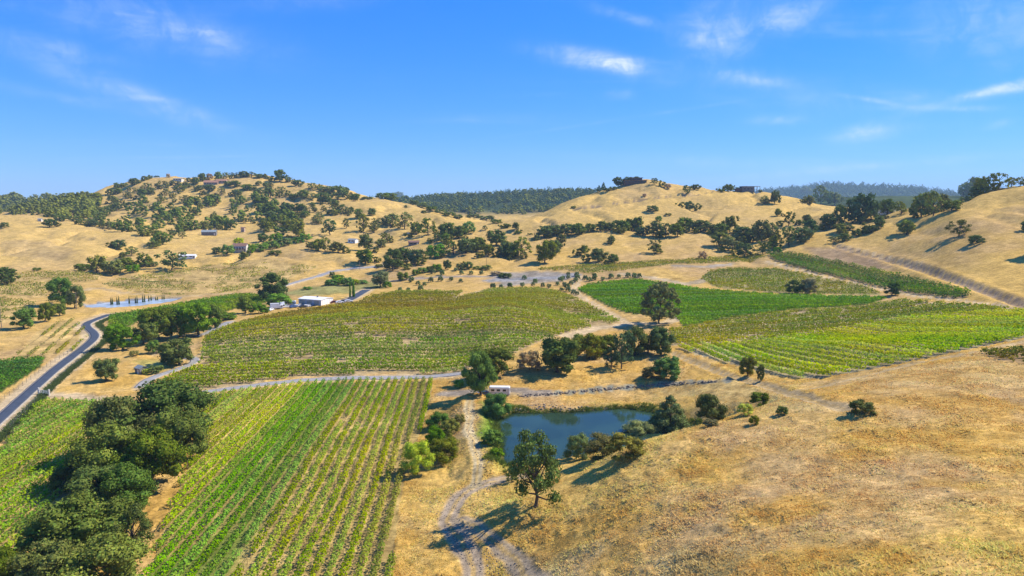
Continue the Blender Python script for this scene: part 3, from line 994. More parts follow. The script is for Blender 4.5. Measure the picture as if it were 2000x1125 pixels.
def clumps(kind, r):
    """clump centres and radii in a unit tree (height 1, width 1)"""
    C, R = [], []
    if kind in ('oak', 'sparse'):
        n = 24 if kind == 'oak' else 20
        lean = r.uniform(-.12, .12, 2)
        lob, lo2 = r.uniform(.14, .30), r.uniform(0, 6.28)
        for k in range(n):
            a = k * 2.399 + r.uniform(-.5, .5)
            u = (k + .5) / n
            z = (.19 if kind == 'oak' else .20) + (.68 if kind == 'oak' else .70) * u + r.uniform(-.05, .05)
            env = math.sqrt(max(0.02, 1 - ((z - .46) / .56) ** 2)) if z > .46 else .78 + .6 * (z - .19)
            rad = r.uniform(.10, .20) if kind == 'oak' else r.uniform(.085, .135)
            q = (env * .5 - rad * .55) * math.sqrt(r.uniform(.30 if u < .8 else 0, 1.0)) * r.uniform(.78, 1.15) * (1 + lob * math.sin(2 * a + lo2) + .5 * lob * math.sin(3 * a + lo2 * 2))
            C.append([cos(a) * q + lean[0] * z, sin(a) * q + lean[1] * z, min(z, 1 - rad * .7)])
            R.append(rad)
    elif kind == 'bush':
        n = 17
        for k in range(n):
            a = k * 2.399 + r.uniform(-.4, .4)
            u = (k + .5) / n
            z = .14 + .66 * u ** .9
            env = math.sqrt(max(.03, 1 - ((z - .16) / .86) ** 2))
            rad = r.uniform(.13, .20)
            q = max(0, env * .5 - rad * .6) * r.uniform(.65, 1.05)
            C.append([cos(a) * q, sin(a) * q, z])
            R.append(rad)
    elif kind == 'conifer':
        n = 26
        for k in range(n):
            u = (k + .5) / n
            z = .10 + .86 * u
            a = k * 2.399
            env = (1 - u) ** .75 * .5
            rad = .05 + .11 * (1 - u)
            q = max(0, env - rad * .55) * r.uniform(.7, 1.1)
            C.append([cos(a) * q, sin(a) * q, z])
            R.append(rad)
    elif kind == 'cypress':
        for k in range(13):
            z = .05 + .90 * k / 12
            C.append([r.uniform(-.05, .05), r.uniform(-.05, .05), z])
            R.append(.40 * (1 - .75 * (k / 12) ** 2.2) * r.uniform(.85, 1.1))
    elif kind == 'tall':
        n = 30
        for k in range(n):
            u = (k + .5) / n
            z = .14 + .80 * u
            a = k * 2.399
            env = .5 * (math.sin(pi * min(1, .16 + .84 * u)) ** .55)
            rad = r.uniform(.075, .13)
            q = max(0, env - rad * .5) * r.uniform(.45, 1.08)
            C.append([cos(a) * q, sin(a) * q, z])
            R.append(rad)
    return np.array(C), np.array(R)


PAL = {'oak': (.062, .086, .025), 'oak_olive': (.084, .098, .026), 'oak_deep': (.046, .072, .025), 'grey': (.088, .112, .062), 'lime': (.19, .235, .010), 'sage': (.105, .125, .066),
       'green': (.058, .115, .022), 'dry': (.100, .096, .060), 'rust': (.108, .108, .042), 'olive': (.075, .108, .060), 'pine': (.036, .064, .034), 'bare': (.20, .155, .13)}


def crown_mesh(kind, pal, lod, seed):
    r = np.random.default_rng(seed)
    nl, ls, sub = LOD[lod]
    if kind in ('bush', 'cypress', 'conifer'):
        nl = int(nl * .75)
    if kind == 'sparse':
        nl = int(nl * .62)
    C, R = clumps(kind, r)
    col = np.array(PAL[pal]) * np.array((2.35, 2.15, 1.35))
    w = R ** 2 / (R ** 2).sum()
    idx = r.choice(len(C), nl, p=w)
    d = unit(r.normal(size=(nl, 3)) + np.array([0, 0, .35]))
    sq = np.array([1, 1, .82]) if kind != 'cypress' else np.array([1, 1, .32])
    lump = 1 + .16 * np.sin(d[:, :1] * 7 + idx[:, None]) * np.sin(d[:, 1:2] * 6 + idx[:, None] * 2)
    p = C[idx] + d * R[idx][:, None] * lump * r.uniform(.78, 1.16, (nl, 1)) * sq
    nrm = unit(d + r.normal(size=(nl, 3)) * .5)
    size = ls * r.uniform(.65, 1.35, nl) * (1.25 if kind == 'cypress' else 1.0)
    v, f = cards(p, nrm, size, r)
    clump_tone = r.uniform(.82, 1.22, len(C))
    tone = clump_tone[idx] * r.uniform(.72, 1.32, nl)
    lc = col * tone[:, None] * (1 + r.normal(size=(nl, 3)) * np.array([.10, .05, .06]))
    vc = np.repeat(lc, 4, 0)
    # inner mass of twigs and leaves of each clump
    sv, sf = SPH[sub]
    parts, cols = [(v, tri_split(f))], [vc]
    for k in range(len(C)):
        jit = 1 + .16 * r.normal(size=(len(sv), 1))
        core = (.74 if kind != 'sparse' else .50)
        parts.append((C[k] + sv * R[k] * core * jit * sq, tri_split(sf)))
        cols.append(np.tile(col * .9 * clump_tone[k], (len(sv), 1)))
    v, f = join(parts)
    return v, f, np.clip(np.concatenate(cols), .004, .6), C, R


def trunk_geo(C, R, kind, lod, seed):
    r = np.random.default_rng(seed + 5)
    sides = 7 if lod == 'hi' else 5
    tw = {'oak': .034, 'sparse': .028, 'tall': .020, 'conifer': .020, 'cypress': .03, 'bush': .014}[kind]
    top = {'oak': .42, 'sparse': .62, 'tall': .8, 'conifer': .9, 'cypress': .5, 'bush': .3}[kind]
    z = np.array([-.05, 0, .06, .16, top * .55, top])
    bend = r.uniform(-.03, .03, (len(z), 2)) * (z[:, None] > .05)
    pts = np.concatenate([bend, z[:, None]], 1)
    parts = [tube(pts, np.array([1.55, 1.35, 1.05, .95, .72, .32]) * tw, sides)]
    order = r.permutation(len(C))[: (len(C) if kind == 'sparse' else 14 if lod == 'hi' else 7)]
    if kind in ('oak', 'sparse', 'tall', 'bush'):
        for k in order:
            zs = min(top * .98, max(.12, C[k][2] * r.uniform(.45, .7)))
            base = np.array([np.interp(zs, z, pts[:, 0]), np.interp(zs, z, pts[:, 1]), zs])
            mid = base * .45 + C[k] * .55 + np.array([0, 0, -.03])
            parts.append(tube([base, mid, C[k]], np.array([.50, .32, .10]) * tw, max(4, sides - 2)))
    return join(parts)


_protos = {}


def proto(kind, pal, lod, var):
    key = (kind, pal, lod, var)
    if key not in _protos:
        seed = 1000 + hash((kind, lod, var * 17)) % 9973 if False else 1000 + sum(ord(ch) for ch in kind + pal + lod) * 31 + var * 101
        v, f, c, C, R = crown_mesh(kind, pal, lod, seed)
        if lod == 'low':
            tv, tf = trunk_geo(C, R, kind, lod, seed)
            n0 = len(v)
            v2 = np.concatenate([v, tv])
            f2 = np.concatenate([f, tri_split(tf) + n0])
            c2 = np.concatenate([c, np.tile((.10, .08, .06), (len(tv), 1))])
            _protos[key] = (new_mesh(kind + '_tree', v2, f2, M['leaf'], False, c2), None)
        else:
            tv, tf = trunk_geo(C, R, kind, lod, seed)
            _protos[key] = (new_mesh('crown', v, f, M['leaf'], False, c), new_mesh('trunk', tv, tri_split(tf), M['bark'], True))
    return _protos[key]


NAMES = {'oak': 'oak_tree', 'sparse': 'oak_tree', 'bush': 'shrub', 'conifer': 'pine_tree', 'cypress': 'cypress_tree', 'tall': 'tall_tree'}
CATS = {'oak': 'tree', 'sparse': 'tree', 'bush': 'shrub', 'conifer': 'tree', 'cypress': 'tree', 'tall': 'tree'}
N_TREES = [0]


def plant(P, h, w, kind, pal, label, group=None, name=None, cat=None, lod=None, rot=None):
    """one tree or shrub standing at P, h metres high and w wide"""
    N_TREES[0] += 1
    k = N_TREES[0]
    d = math.hypot(P[0], P[1])
    if lod is None:
        lod = 'hi' if d < 215 and h > 5 else ('mid' if d < 520 else 'low')
        if h < 3.2 and d > 180:
            lod = 'low'
    me, tr = proto(kind, pal, lod, k % (5 if lod == 'low' else (2 if lod == 'hi' else 3)))
    nm = name or NAMES[kind]
    if tr is None:
        o = link(nm, me)
    else:
        o = bpy.data.objects.new(nm, None)
        o.empty_display_size = .3
        COL.objects.link(o)
        link('trunk', tr, o)
        link('crown', me, o)
    o.location = (P[0], P[1], P[2] - .02 * h)
    o.scale = (w, w * random.uniform(.9, 1.1), h)
    o.rotation_euler = (0, 0, random.uniform(0, 2 * pi) if rot is None else rot)
    tag(o, label, cat or CATS[kind], group)
    return o


def plant_px(u, v, hp, wp, kind, pal, label, group=None, **kw):
    P = hit(u, v)
    return plant(P, metres(P, hp), metres(P, wp), kind, pal, label, group, **kw)


# ------------------------------------------------------------------ vine rows
FIELD_TEXT = {
    'near': 'vine row from the left in the near vineyard below the gravel track', 'left_near': 'vine row from the left between the paved road and oak grove',
    'mound': 'vine row from the front on the rounded central vineyard mound', 'upper_green': 'vine row from the front in green block behind tall lone tree',
    'patchy': 'vine row from the front in the thin patchy block right of centre', 'lime': 'vine row from the left in the bright lime block at right',
    'hedge_strip': 'tall vine row from the left in dark strip under right hill', 'upper_yellow': 'vine row from the front in yellowish block below the dark strip',
    'back_strip': 'vine row from the front in narrow strip below the far hills', 'slope': 'sparse vine row from the front on the golden slope at centre left',
    'green_bank': 'vine row from the front in the green bank behind the left oak grove', 'terrace': 'sparse terrace vine row from the left beside the road bend',
    'terrace_upper': 'terrace vine row from the front at the upper left edge', 'dark_corner': 'dark vine row from the front in the left edge block',
    'left_back': 'sparse vine row from the front on the grass behind the left terraces', 'right_corner': 'dark vine row from the front in the small block at the right edge'}


def ordinal(n):
    return '%d%s' % (n, 'th' if 10 <= n % 100 <= 20 else {1: 'st', 2: 'nd', 3: 'rd'}.get(n % 10, 'th'))


def vine_tint(F, x, y, frac, r):
    """leaf colours of a block: the variety and how far it has turned"""
    n = len(x)
    a = fbm(x, y, 26, 3)
    b = fbm(x + 70, y, 5, 3)
    def blend(c1, c2, k):
        k = np.clip(k, 0, 1)[:, None]
        return np.array(c1) * (1 - k) + np.array(c2) * k
    nm = F['name']
    if nm == 'near':
        if frac < .42:
            c = blend(G_LIME, G_YEL, .12 + 1.0 * a + .4 * b + (.28 - abs(frac - .22)) * .9)
        elif frac < .63:
            c = blend((.098, .178, .014), G_LIME, .22 + .5 * a + .3 * b)
        else:
            c = blend((.115, .165, .017), (.215, .205, .02), .42 + .7 * a + .5 * b)
    elif nm == 'left_near':
        c = blend(G_MID, (.17, .215, .02), .38 + .6 * a + .5 * b)
    elif nm == 'mound':
        c = blend((.110, .165, .015), (.19, .205, .016), .36 + .8 * a + .3 * b)
        fr = np.full(n, frac) + .05 * a
        band = (smooth(.29, .38, fr) * smooth(.56, .46, fr))[:, None]
        c = c * (1 - band * .85) + blend((.19, .20, .014), G_YEL, .3 + a + .3 * b) * band * .85
        back = (smooth(.46, .56, fr) * smooth(70, -60, x) * smooth(1.0, .80, fr))[:, None]
        c = c * (1 - back) + blend((.20, .165, .02), (.165, .115, .026), .5 + a + .3 * b) * back
        rim = (smooth(.55, .68, fr) * smooth(-40, 20, x))[:, None] * .7
        c = c * (1 - rim) + blend((.19, .19, .016), (.20, .16, .02), .3 + a + .4 * b) * rim
    elif nm == 'upper_green':
        c = blend((.098, .170, .014), G_LIME, .18 + .7 * a + .4 * b)
    elif nm == 'patchy':
        c = blend((.14, .165, .015), (.23, .195, .02), .4 + a + .5 * b)
    elif nm == 'lime':
        c = blend((.20, .27, .010), (.34, .325, .010), .38 + .8 * a + .4 * b)
    elif nm == 'hedge_strip':
        c = blend((.055, .105, .018), (.11, .15, .02), .4 + a + b)
    elif nm in ('upper_yellow', 'back_strip'):
        c = blend((.12, .145, .02), (.20, .17, .03), .4 + a + b)
    elif nm in ('slope', 'left_back'):
        c = blend((.12, .145, .03), (.22, .18, .05), .4 + 1.2 * a + b)
    elif nm == 'green_bank':
        c = blend((.08, .155, .016), (.15, .18, .02), .3 + a + b)
    elif nm == 'dark_corner':
        c = blend((.045, .115, .022), (.075, .15, .022), .4 + a + b)
    elif nm == 'right_corner':
        c = blend((.10, .10, .025), (.16, .11, .03), .4 + a + b)
    else:
        c = blend((.10, .125, .025), (.17, .15, .04), .4 + a + b)
    return np.clip(c * np.array((1.95, 2.05, .9)) * r.uniform(.80, 1.20, (n, 1)) * (1 + r.normal(size=(n, 3)) * np.array([.10, .06, .05])), .006, .6)


GAPPY = {'patchy': .26, 'slope': .55, 'left_back': .55, 'terrace': .40, 'terrace_upper': .35, 'mound': .24, 'near': .10, 'upper_yellow': .3, 'back_strip': .25, 'left_near': .16}


def build_rows():
    total = 0
    ALL = []
    for F in FIELDS:
        r = np.random.default_rng(len(F['name']) * 77 + 5)
        th = radians(F['ang'])
        e = np.array([cos(th), sin(th)])
        nrm = np.array([-e[1], e[0]])
        poly = F['poly']
        off = poly @ nrm
        al = poly @ e
        ks = np.arange(off.min() + F['sp'] * .5, off.max(), F['sp'])
        near = F['name'] in ('near', 'left_near')
        if near:
            ks = ks[::-1]           # count from the left
        if F['name'] in ('lime', 'hedge_strip'):
            ks = ks[::1]
        rows = []
        t = np.arange(al.min(), al.max(), .5)
        for o in ks:
            p = e[None] * t[:, None] + nrm[None] * o
            p = p + nrm[None] * (.25 * fbm(t, np.full(len(t), o), 14, 2))[:, None]
            m = inside(poly, p[:, 0], p[:, 1])
            if m.sum() < 8:
                continue
            rows.append((o, t[m]))
        if F['name'] not in ('near', 'left_near'):
            rows.sort(key=lambda q: float(np.mean(np.hypot(*(e[None] * q[1][:, None] + nrm[None] * q[0]).T))))
            if F['name'] in ('lime', 'hedge_strip', 'terrace'):
                rows.sort(key=lambda q: float(np.mean((e[None] * q[1][:, None] + nrm[None] * q[0])[:, 0] / (e[None] * q[1][:, None] + nrm[None] * q[0])[:, 1])))
        gap = GAPPY.get(F['name'], .06)
        lo, hi = off.min(), off.max()
        # a row broken by a path or corner of the block is two rows
        pieces = []
        for (o, tt) in rows:
            cut = np.where(np.diff(tt) > 5.0)[0] + 1
            pieces += [(o, q) for q in np.split(tt, cut) if len(q) >= 12]
        for i, (o, tt) in enumerate(pieces):
            frac = (o - lo) / (hi - lo)
            if near:
                frac = 1 - frac
            nleaf = int(len(tt) * .5 * F['dens'] * .74)
            base = tt[r.integers(0, len(tt), nleaf)] + r.uniform(-.25, .25, nleaf)
            # vines stand about 1.8 m apart and carry uneven heads of shoots
            vine = np.floor(base / 1.8)
            vig = .72 + .56 * ((np.sin(vine * 12.9898 + o * 78.233) * 43758.5453) % 1.0)
            weak = fbm(base, np.full(nleaf, o * 3.1), 7, 2) * .5 + fbm(base * e[0] - o * e[1], base * e[1] + o * e[0], 22, 2) * .5
            keep = weak > (-.62 + gap * 1.05)
            base, vig = base[keep], vig[keep]
            n = len(base)
            if n < 20:
                continue
            a = r.uniform(0, 2 * pi, n)
            q = np.sqrt(r.uniform(.25, 1, n))
            wid, ht = F['w'] * vig, F['ht'] * (.72 + .28 * vig)
            lat = np.cos(a) * q * wid
            up = ht * (.60 + .40 * np.sin(a) * q) + r.normal(size=n) * .05
            xy = e[None] * base[:, None] + nrm[None] * (o + lat + .25 * fbm(base, np.full(n, o), 14, 2))[:, None]
            z = H(xy[:, 0], xy[:, 1]) + np.maximum(up, .12)
            c = np.concatenate([xy, z[:, None]], 1)
            out = np.concatenate([nrm[None] * np.cos(a)[:, None], np.sin(a)[:, None] + .45], 1)
            nn = unit(unit(out) + r.normal(size=(n, 3)) * .5)
            v, f = cards(c, nn, F['leaf'] * 1.24 * r.uniform(.7, 1.4, n), r)
            col = np.repeat(vine_tint(F, xy[:, 0], xy[:, 1], frac, r), 4, 0)
            # the trained canes and wire that run the length of the row
            ws = np.append(np.arange(tt[0], tt[-1], 3.0), tt[-1])
            wx = e[None] * ws[:, None] + nrm[None] * (o + .25 * fbm(ws, np.full(len(ws), o), 14, 2))[:, None]
            wv, wf = tube(np.concatenate([wx, (H(wx[:, 0], wx[:, 1]) + .62 * F['ht'])[:, None]], 1), np.full(len(ws), .035), 3)
            f = np.concatenate([f, wf + len(v)])
            v = np.concatenate([v, wv])
            col = np.concatenate([col, np.tile((.10, .08, .05), (len(wv), 1))])
            org = np.array([c[:, 0].mean(), c[:, 1].mean(), float(H(c[:, 0].mean(), c[:, 1].mean()))])
            dist = float(np.hypot(org[0], org[1]))
            stems = None
            if near:
                sv = np.unique(np.floor(tt / 1.8)) * 1.8 + .9
                sx = e[None] * sv[:, None] + nrm[None] * (o + .25 * fbm(sv, np.full(len(sv), o), 14, 2))[:, None]
                sz = H(sx[:, 0], sx[:, 1])
                stems = join([tube([[x, y, zz - .1], [x + .03, y, zz + .5], [x, y + .03, zz + 1.0]], [.045, .04, .03], 4) for (x, y), zz in zip(sx, sz)])
            ends = [(float(q[0]), float(q[1]), float(H(q[0], q[1]))) for q in (wx[0], wx[-1])]
            total += len(f)
            ALL.append((len(tt) / dist ** 1.5, v, f, col, org, stems, F['name'], i, ends))
    ALL.sort(key=lambda q: -q[0])
    pv_, pf_ = tube([[0, 0, -.3], [0, 0, .9], [0, 0, 1.9]], [.07, .065, .06], 6)
    post_me = new_mesh('end_post', pv_, pf_, M['wood'], True)
    for (_, v, f, col, org, stems, nm, i, ends) in ALL[:295]:
        me = new_mesh('vine_foliage', v - org, f, M['vine'], False, col)
        if stems is not None:
            root = bpy.data.objects.new('vine_row', None)
            COL.objects.link(root)
            link('foliage', me, root)
            tag(link('vine_stems', new_mesh('vine_stems', stems[0] - org, stems[1], M['bark']), root), kind='stuff')
            for q in ends:
                link('end_post', post_me, root).location = np.array(q) - org
        else:
            root = link('vine_row', me)
        root.location = org
        tag(root, ordinal(i + 1) + ' ' + FIELD_TEXT[nm], 'vine row', 'vine rows of the ' + nm.replace('_', ' ') + ' block')
    rest = ALL[295:]
    if rest:
        v, f = join([(q[1], q[2]) for q in rest])
        o = link('distant_vines', new_mesh('distant_vines', v, f, M['vine'], False, np.concatenate([q[3] for q in rest])))
        tag(o, 'shorter and more distant vine rows merging into green texture', 'vines', kind='stuff')
    print('vine rows', len(ALL))
    print('vine leaves', total)


build_rows()
# ------------------------------------------------------------------ trees and shrubs, read off the photograph
# near oak grove, bottom left (pixel of the trunk foot, height px, width px)
GROVE = [(300, 872, 130, 175, 'oak', 'oak_deep', 'broad dark oak at the top end of the bottom left grove'),
         (238, 900, 130, 120, 'oak', 'oak', 'dark oak left of centre in the bottom left grove, beside the vines'),
         (352, 905, 120, 105, 'oak', 'oak', 'oak at the right side of bottom left grove against yellow vines'),
         (208, 948, 125, 130, 'oak', 'oak', 'oak in the left middle of the grove, shading the vines'),
         (300, 952, 120, 130, 'oak', 'oak', 'full oak in the middle of the bottom left grove'),
         (190, 1005, 95, 120, 'oak', 'oak_deep', 'low dark oak between the two halves of the left grove'),
         (258, 1000, 100, 115, 'oak', 'oak_deep', 'lower oak at the right edge, middle of the left grove'),
         (160, 1098, 140, 170, 'oak', 'oak', 'wide oak filling the lower half of the left grove'),
         (262, 1088, 100, 80, 'sparse', 'oak', 'thin open oak leaning over the bare strip beside the vines'),
         (215, 1165, 130, 160, 'oak', 'oak', 'oak cut by the bottom edge below the thin open oak'),
         (105, 1165, 110, 130, 'oak', 'oak', 'dark oak at the bottom edge below the wide oak'),
         (10, 1150, 85, 90, 'oak', 'oak', 'oak in the bottom left corner of the picture'),
         (128, 960, 55, 50, 'bush', 'oak_deep', 'small dark shrub at the left foot of the grove')]
for (u, v, h, w, k, p, lb) in GROVE:
    plant_px(u, v, h * 1.04, w * 1.1, k, p, lb, 'oaks of the bottom left grove')

SINGLE = [  # things one can point at: foot pixel, height, width, kind, colour, label, (name, category)
    (1046, 990, 156, 128, 'sparse', 'oak', 'open sparse oak casting a long shadow over the dirt track'),
    (1000, 940, 34, 34, 'sparse', 'oak', 'small low sapling left of the open sparse oak'),
    (816, 926, 72, 62, 'bush', 'lime', 'bright lime green willow bush at the vineyard edge'),
    (868, 902, 54, 66, 'bush', 'oak_olive', 'dark rounded bush right of the lime green willow'),
    (850, 870, 42, 44, 'bush', 'green', 'green bush between the vine rows and the levee'),
    (880, 850, 34, 40, 'bush', 'oak_olive', 'olive bush left of the levee track'),
    (858, 838, 38, 50, 'bush', 'green', 'leafy shrub above the dark rounded bush by the vines'),
    (898, 828, 22, 22, 'bush', 'rust', 'small brownish shrub beside the levee top'),
    (970, 812, 52, 58, 'bush', 'green', 'leafy willow bush on the pond bank beside the trailer'),
    (962, 868, 34, 44, 'bush', 'green', 'pale green reeds bush leaning over the pond from the levee'),
    (970, 895, 22, 30, 'bush', 'green', 'low reed clump at the near left corner of pond'),
    (938, 772, 88, 66, 'oak', 'green', 'dark green oak shading the parked trailer'),
    (955, 735, 60, 84, 'oak', 'oak', 'broad oak right behind the tree over the trailer'),
    (897, 757, 18, 24, 'bush', 'green', 'small round shrub by the gravel junction left of trailer'),
    (1131, 897, 58, 56, 'bush', 'grey', 'round grey green bush on the near pond shore'),
    (1178, 893, 50, 86, 'bush', 'dry', 'dull brownish scrub on the near pond shore'),
    (1222, 895, 52, 82, 'bush', 'rust', 'rust tinged scrub at the right of the shore thicket'),
    (1250, 860, 42, 70, 'bush', 'grey', 'greyish willow shrub behind the shore thicket'),
    (1308, 845, 78, 92, 'conifer', 'grey', 'broad grey green pine at the right end of pond'),
    (1290, 845, 40, 52, 'bush', 'oak_deep', 'dark shrub at the left foot of the grey pine'),
    (1386, 826, 60, 62, 'oak', 'oak', 'dark oak right of the grey pine, with pale trunks'),
    (1388, 832, 16, 34, 'bush', 'dry', 'low brown shrub under the dark oak by pond'),
    (1455, 809, 24, 34, 'bush', 'lime', 'bright green bush in the dip right of the pond'),
    (1472, 830, 21, 23, 'bush', 'oak_olive', 'small round bush on the grass right of the pond'),
    (1484, 792, 29, 38, 'bush', 'oak', 'dark bush above the bright green one'),
    (1528, 810, 20, 24, 'bush', 'oak', 'small bush on open grass between two dirt tracks'),
    (1684, 808, 30, 54, 'bush', 'oak', 'wide low dark bush alone on the right grass slope'),
    (1460, 735, 38, 36, 'oak', 'oak_olive', 'dull small tree at the lower edge of lime vineyard'),
    (1485, 744, 34, 20, 'tall', 'oak', 'slim small tree beside the dull one below the lime vineyard'),
    (1288, 632, 84, 84, 'tall', 'sage', 'tall feathery lone tree between the green vineyards'),
    (1302, 740, 50, 60, 'bush', 'green', 'dense round green bush on the knoll above the pond'),
    (1272, 738, 24, 44, 'bush', 'dry', 'grey twiggy shrub left of the dense round bush'),
    (1088, 727, 71, 94, 'oak', 'oak', 'dark multi stemmed oak at the left of the knoll'),
    (1033, 722, 42, 52, 'bush', 'bare', 'pinkish leafless thicket left of the knoll oaks'),
    (1115, 700, 49, 64, 'oak', 'oak_olive', 'oak second from left in the knoll row'),
    (1150, 700, 51, 59, 'oak', 'oak_olive', 'oak third from left in the knoll row'),
    (1180, 693, 42, 51, 'oak', 'oak', 'oak in the middle of the knoll row'),
    (1214, 720, 78, 50, 'sparse', 'pine', 'tall bare trunked pine on the knoll above the pond'),
    (1194, 719, 46, 30, 'sparse', 'pine', 'shorter bare trunked pine left of the tall one'),
    (1240, 694, 60, 59, 'oak', 'oak', 'oak right of the bare trunked pine'),
    (1266, 690, 47, 51, 'oak', 'oak_olive', 'oak second from right in the knoll row'),
    (1292, 693, 58, 56, 'oak', 'oak_deep', 'dark oak at the right end of the knoll row'),
    (350, 712, 54, 68, 'oak', 'oak', 'lone spreading oak with pale trunk on the gravel loop'),
    (328, 710, 34, 36, 'oak', 'oak_deep', 'dark lower crown left of the lone spreading oak'),
    (208, 744, 46, 52, 'oak', 'oak', 'round lone oak beside the road junction'),
    (286, 731, 13, 16, 'bush', 'lime', 'little bright shrub beside the small shed'),
    (305, 728, 17, 32, 'bush', 'oak', 'dark shrub right of the small shed'),
    (262, 695, 12, 22, 'bush', 'rust', 'yellowish shrub below the left grove'),
    (240, 684, 54, 62, 'oak', 'green', 'leftmost green tree of the grove beside the road bend'),
    (280, 672, 44, 50, 'oak', 'oak', 'second tree of the road bend grove'),
    (310, 664, 66, 76, 'oak', 'oak', 'broad grey green oak in the road bend grove'),
    (300, 690, 28, 30, 'bush', 'green', 'green bush below the broad road bend oak'),
    (352, 658, 62, 48, 'oak', 'oak_deep', 'dark oak in the middle of the road bend grove'),
    (386, 656, 66, 74, 'oak', 'green', 'tall green oak near the right of road bend grove'),
    (420, 640, 48, 42, 'oak', 'oak', 'oak at the right end of the road bend grove'),
    (440, 624, 16, 44, 'bush', 'green', 'low shrubs between the grove and the pale track'),
    (480, 612, 36, 36, 'oak', 'oak', 'round tree left of the white vehicles'),
    (505, 612, 22, 40, 'bush', 'green', 'green bushes beside the round tree near the vehicles'),
    (535, 584, 54, 64, 'oak', 'oak_deep', 'large dark oak behind the warehouse yard'),
    (545, 600, 30, 52, 'bush', 'green', 'greener bush in front of the large dark oak'),
    (46, 641, 42, 46, 'oak', 'green', 'round tree at the left edge beside the terraces'),
    (88, 629, 40, 34, 'oak', 'oak', 'dark tree right of the left edge round tree'),
    (117, 617, 26, 26, 'oak', 'oak', 'small tree between the dark tree and the big cluster'),
    (120, 596, 58, 56, 'oak', 'green', 'tall clustered tree on the left, highest crown'),
    (146, 602, 48, 36, 'oak', 'oak', 'right hand crown of the tall left cluster'),
    (14, 556, 36, 42, 'oak', 'oak_deep', 'dark round oak on the left picture edge'),
    (743, 561, 34, 38, 'oak', 'grey', 'grey green oak right of the poplars'),
    (757, 562, 14, 16, 'bush', 'green', 'small bush at the foot of the grey green oak'),
    (787, 547, 18, 28, 'bush', 'oak', 'dark bush between the lane and the orchard'),
    (649, 541, 12, 13, 'bush', 'oak', 'small shrub beside the bend in the lane'),
    (1552, 573, 28, 33, 'oak', 'oak_deep', 'left of the paired trees in the yellowish vineyard'),
    (1578, 574, 32, 32, 'oak', 'dry', 'right, browner one of the paired vineyard trees'),
    (1742, 577, 27, 32, 'oak', 'oak_deep', 'dark single tree at the corner of the patchy vineyard'),
    (1771, 458, 31, 34, 'oak', 'oak_olive', 'left oak standing on the open right hillside'),
    (1873, 462, 35, 42, 'sparse', 'oak_olive', 'middle oak on the open right hillside with long shadow'),
    (1906, 476, 19, 32, 'bush', 'oak', 'round bush right of the middle hillside oak'),
    (2006, 452, 24, 26, 'oak', 'oak', 'oak at the right picture edge on the hillside'),
    (2022, 500, 46, 44, 'oak', 'oak', 'oak just past the right edge throwing its shadow in'),
]
for row in SINGLE:
    plant_px(*row)

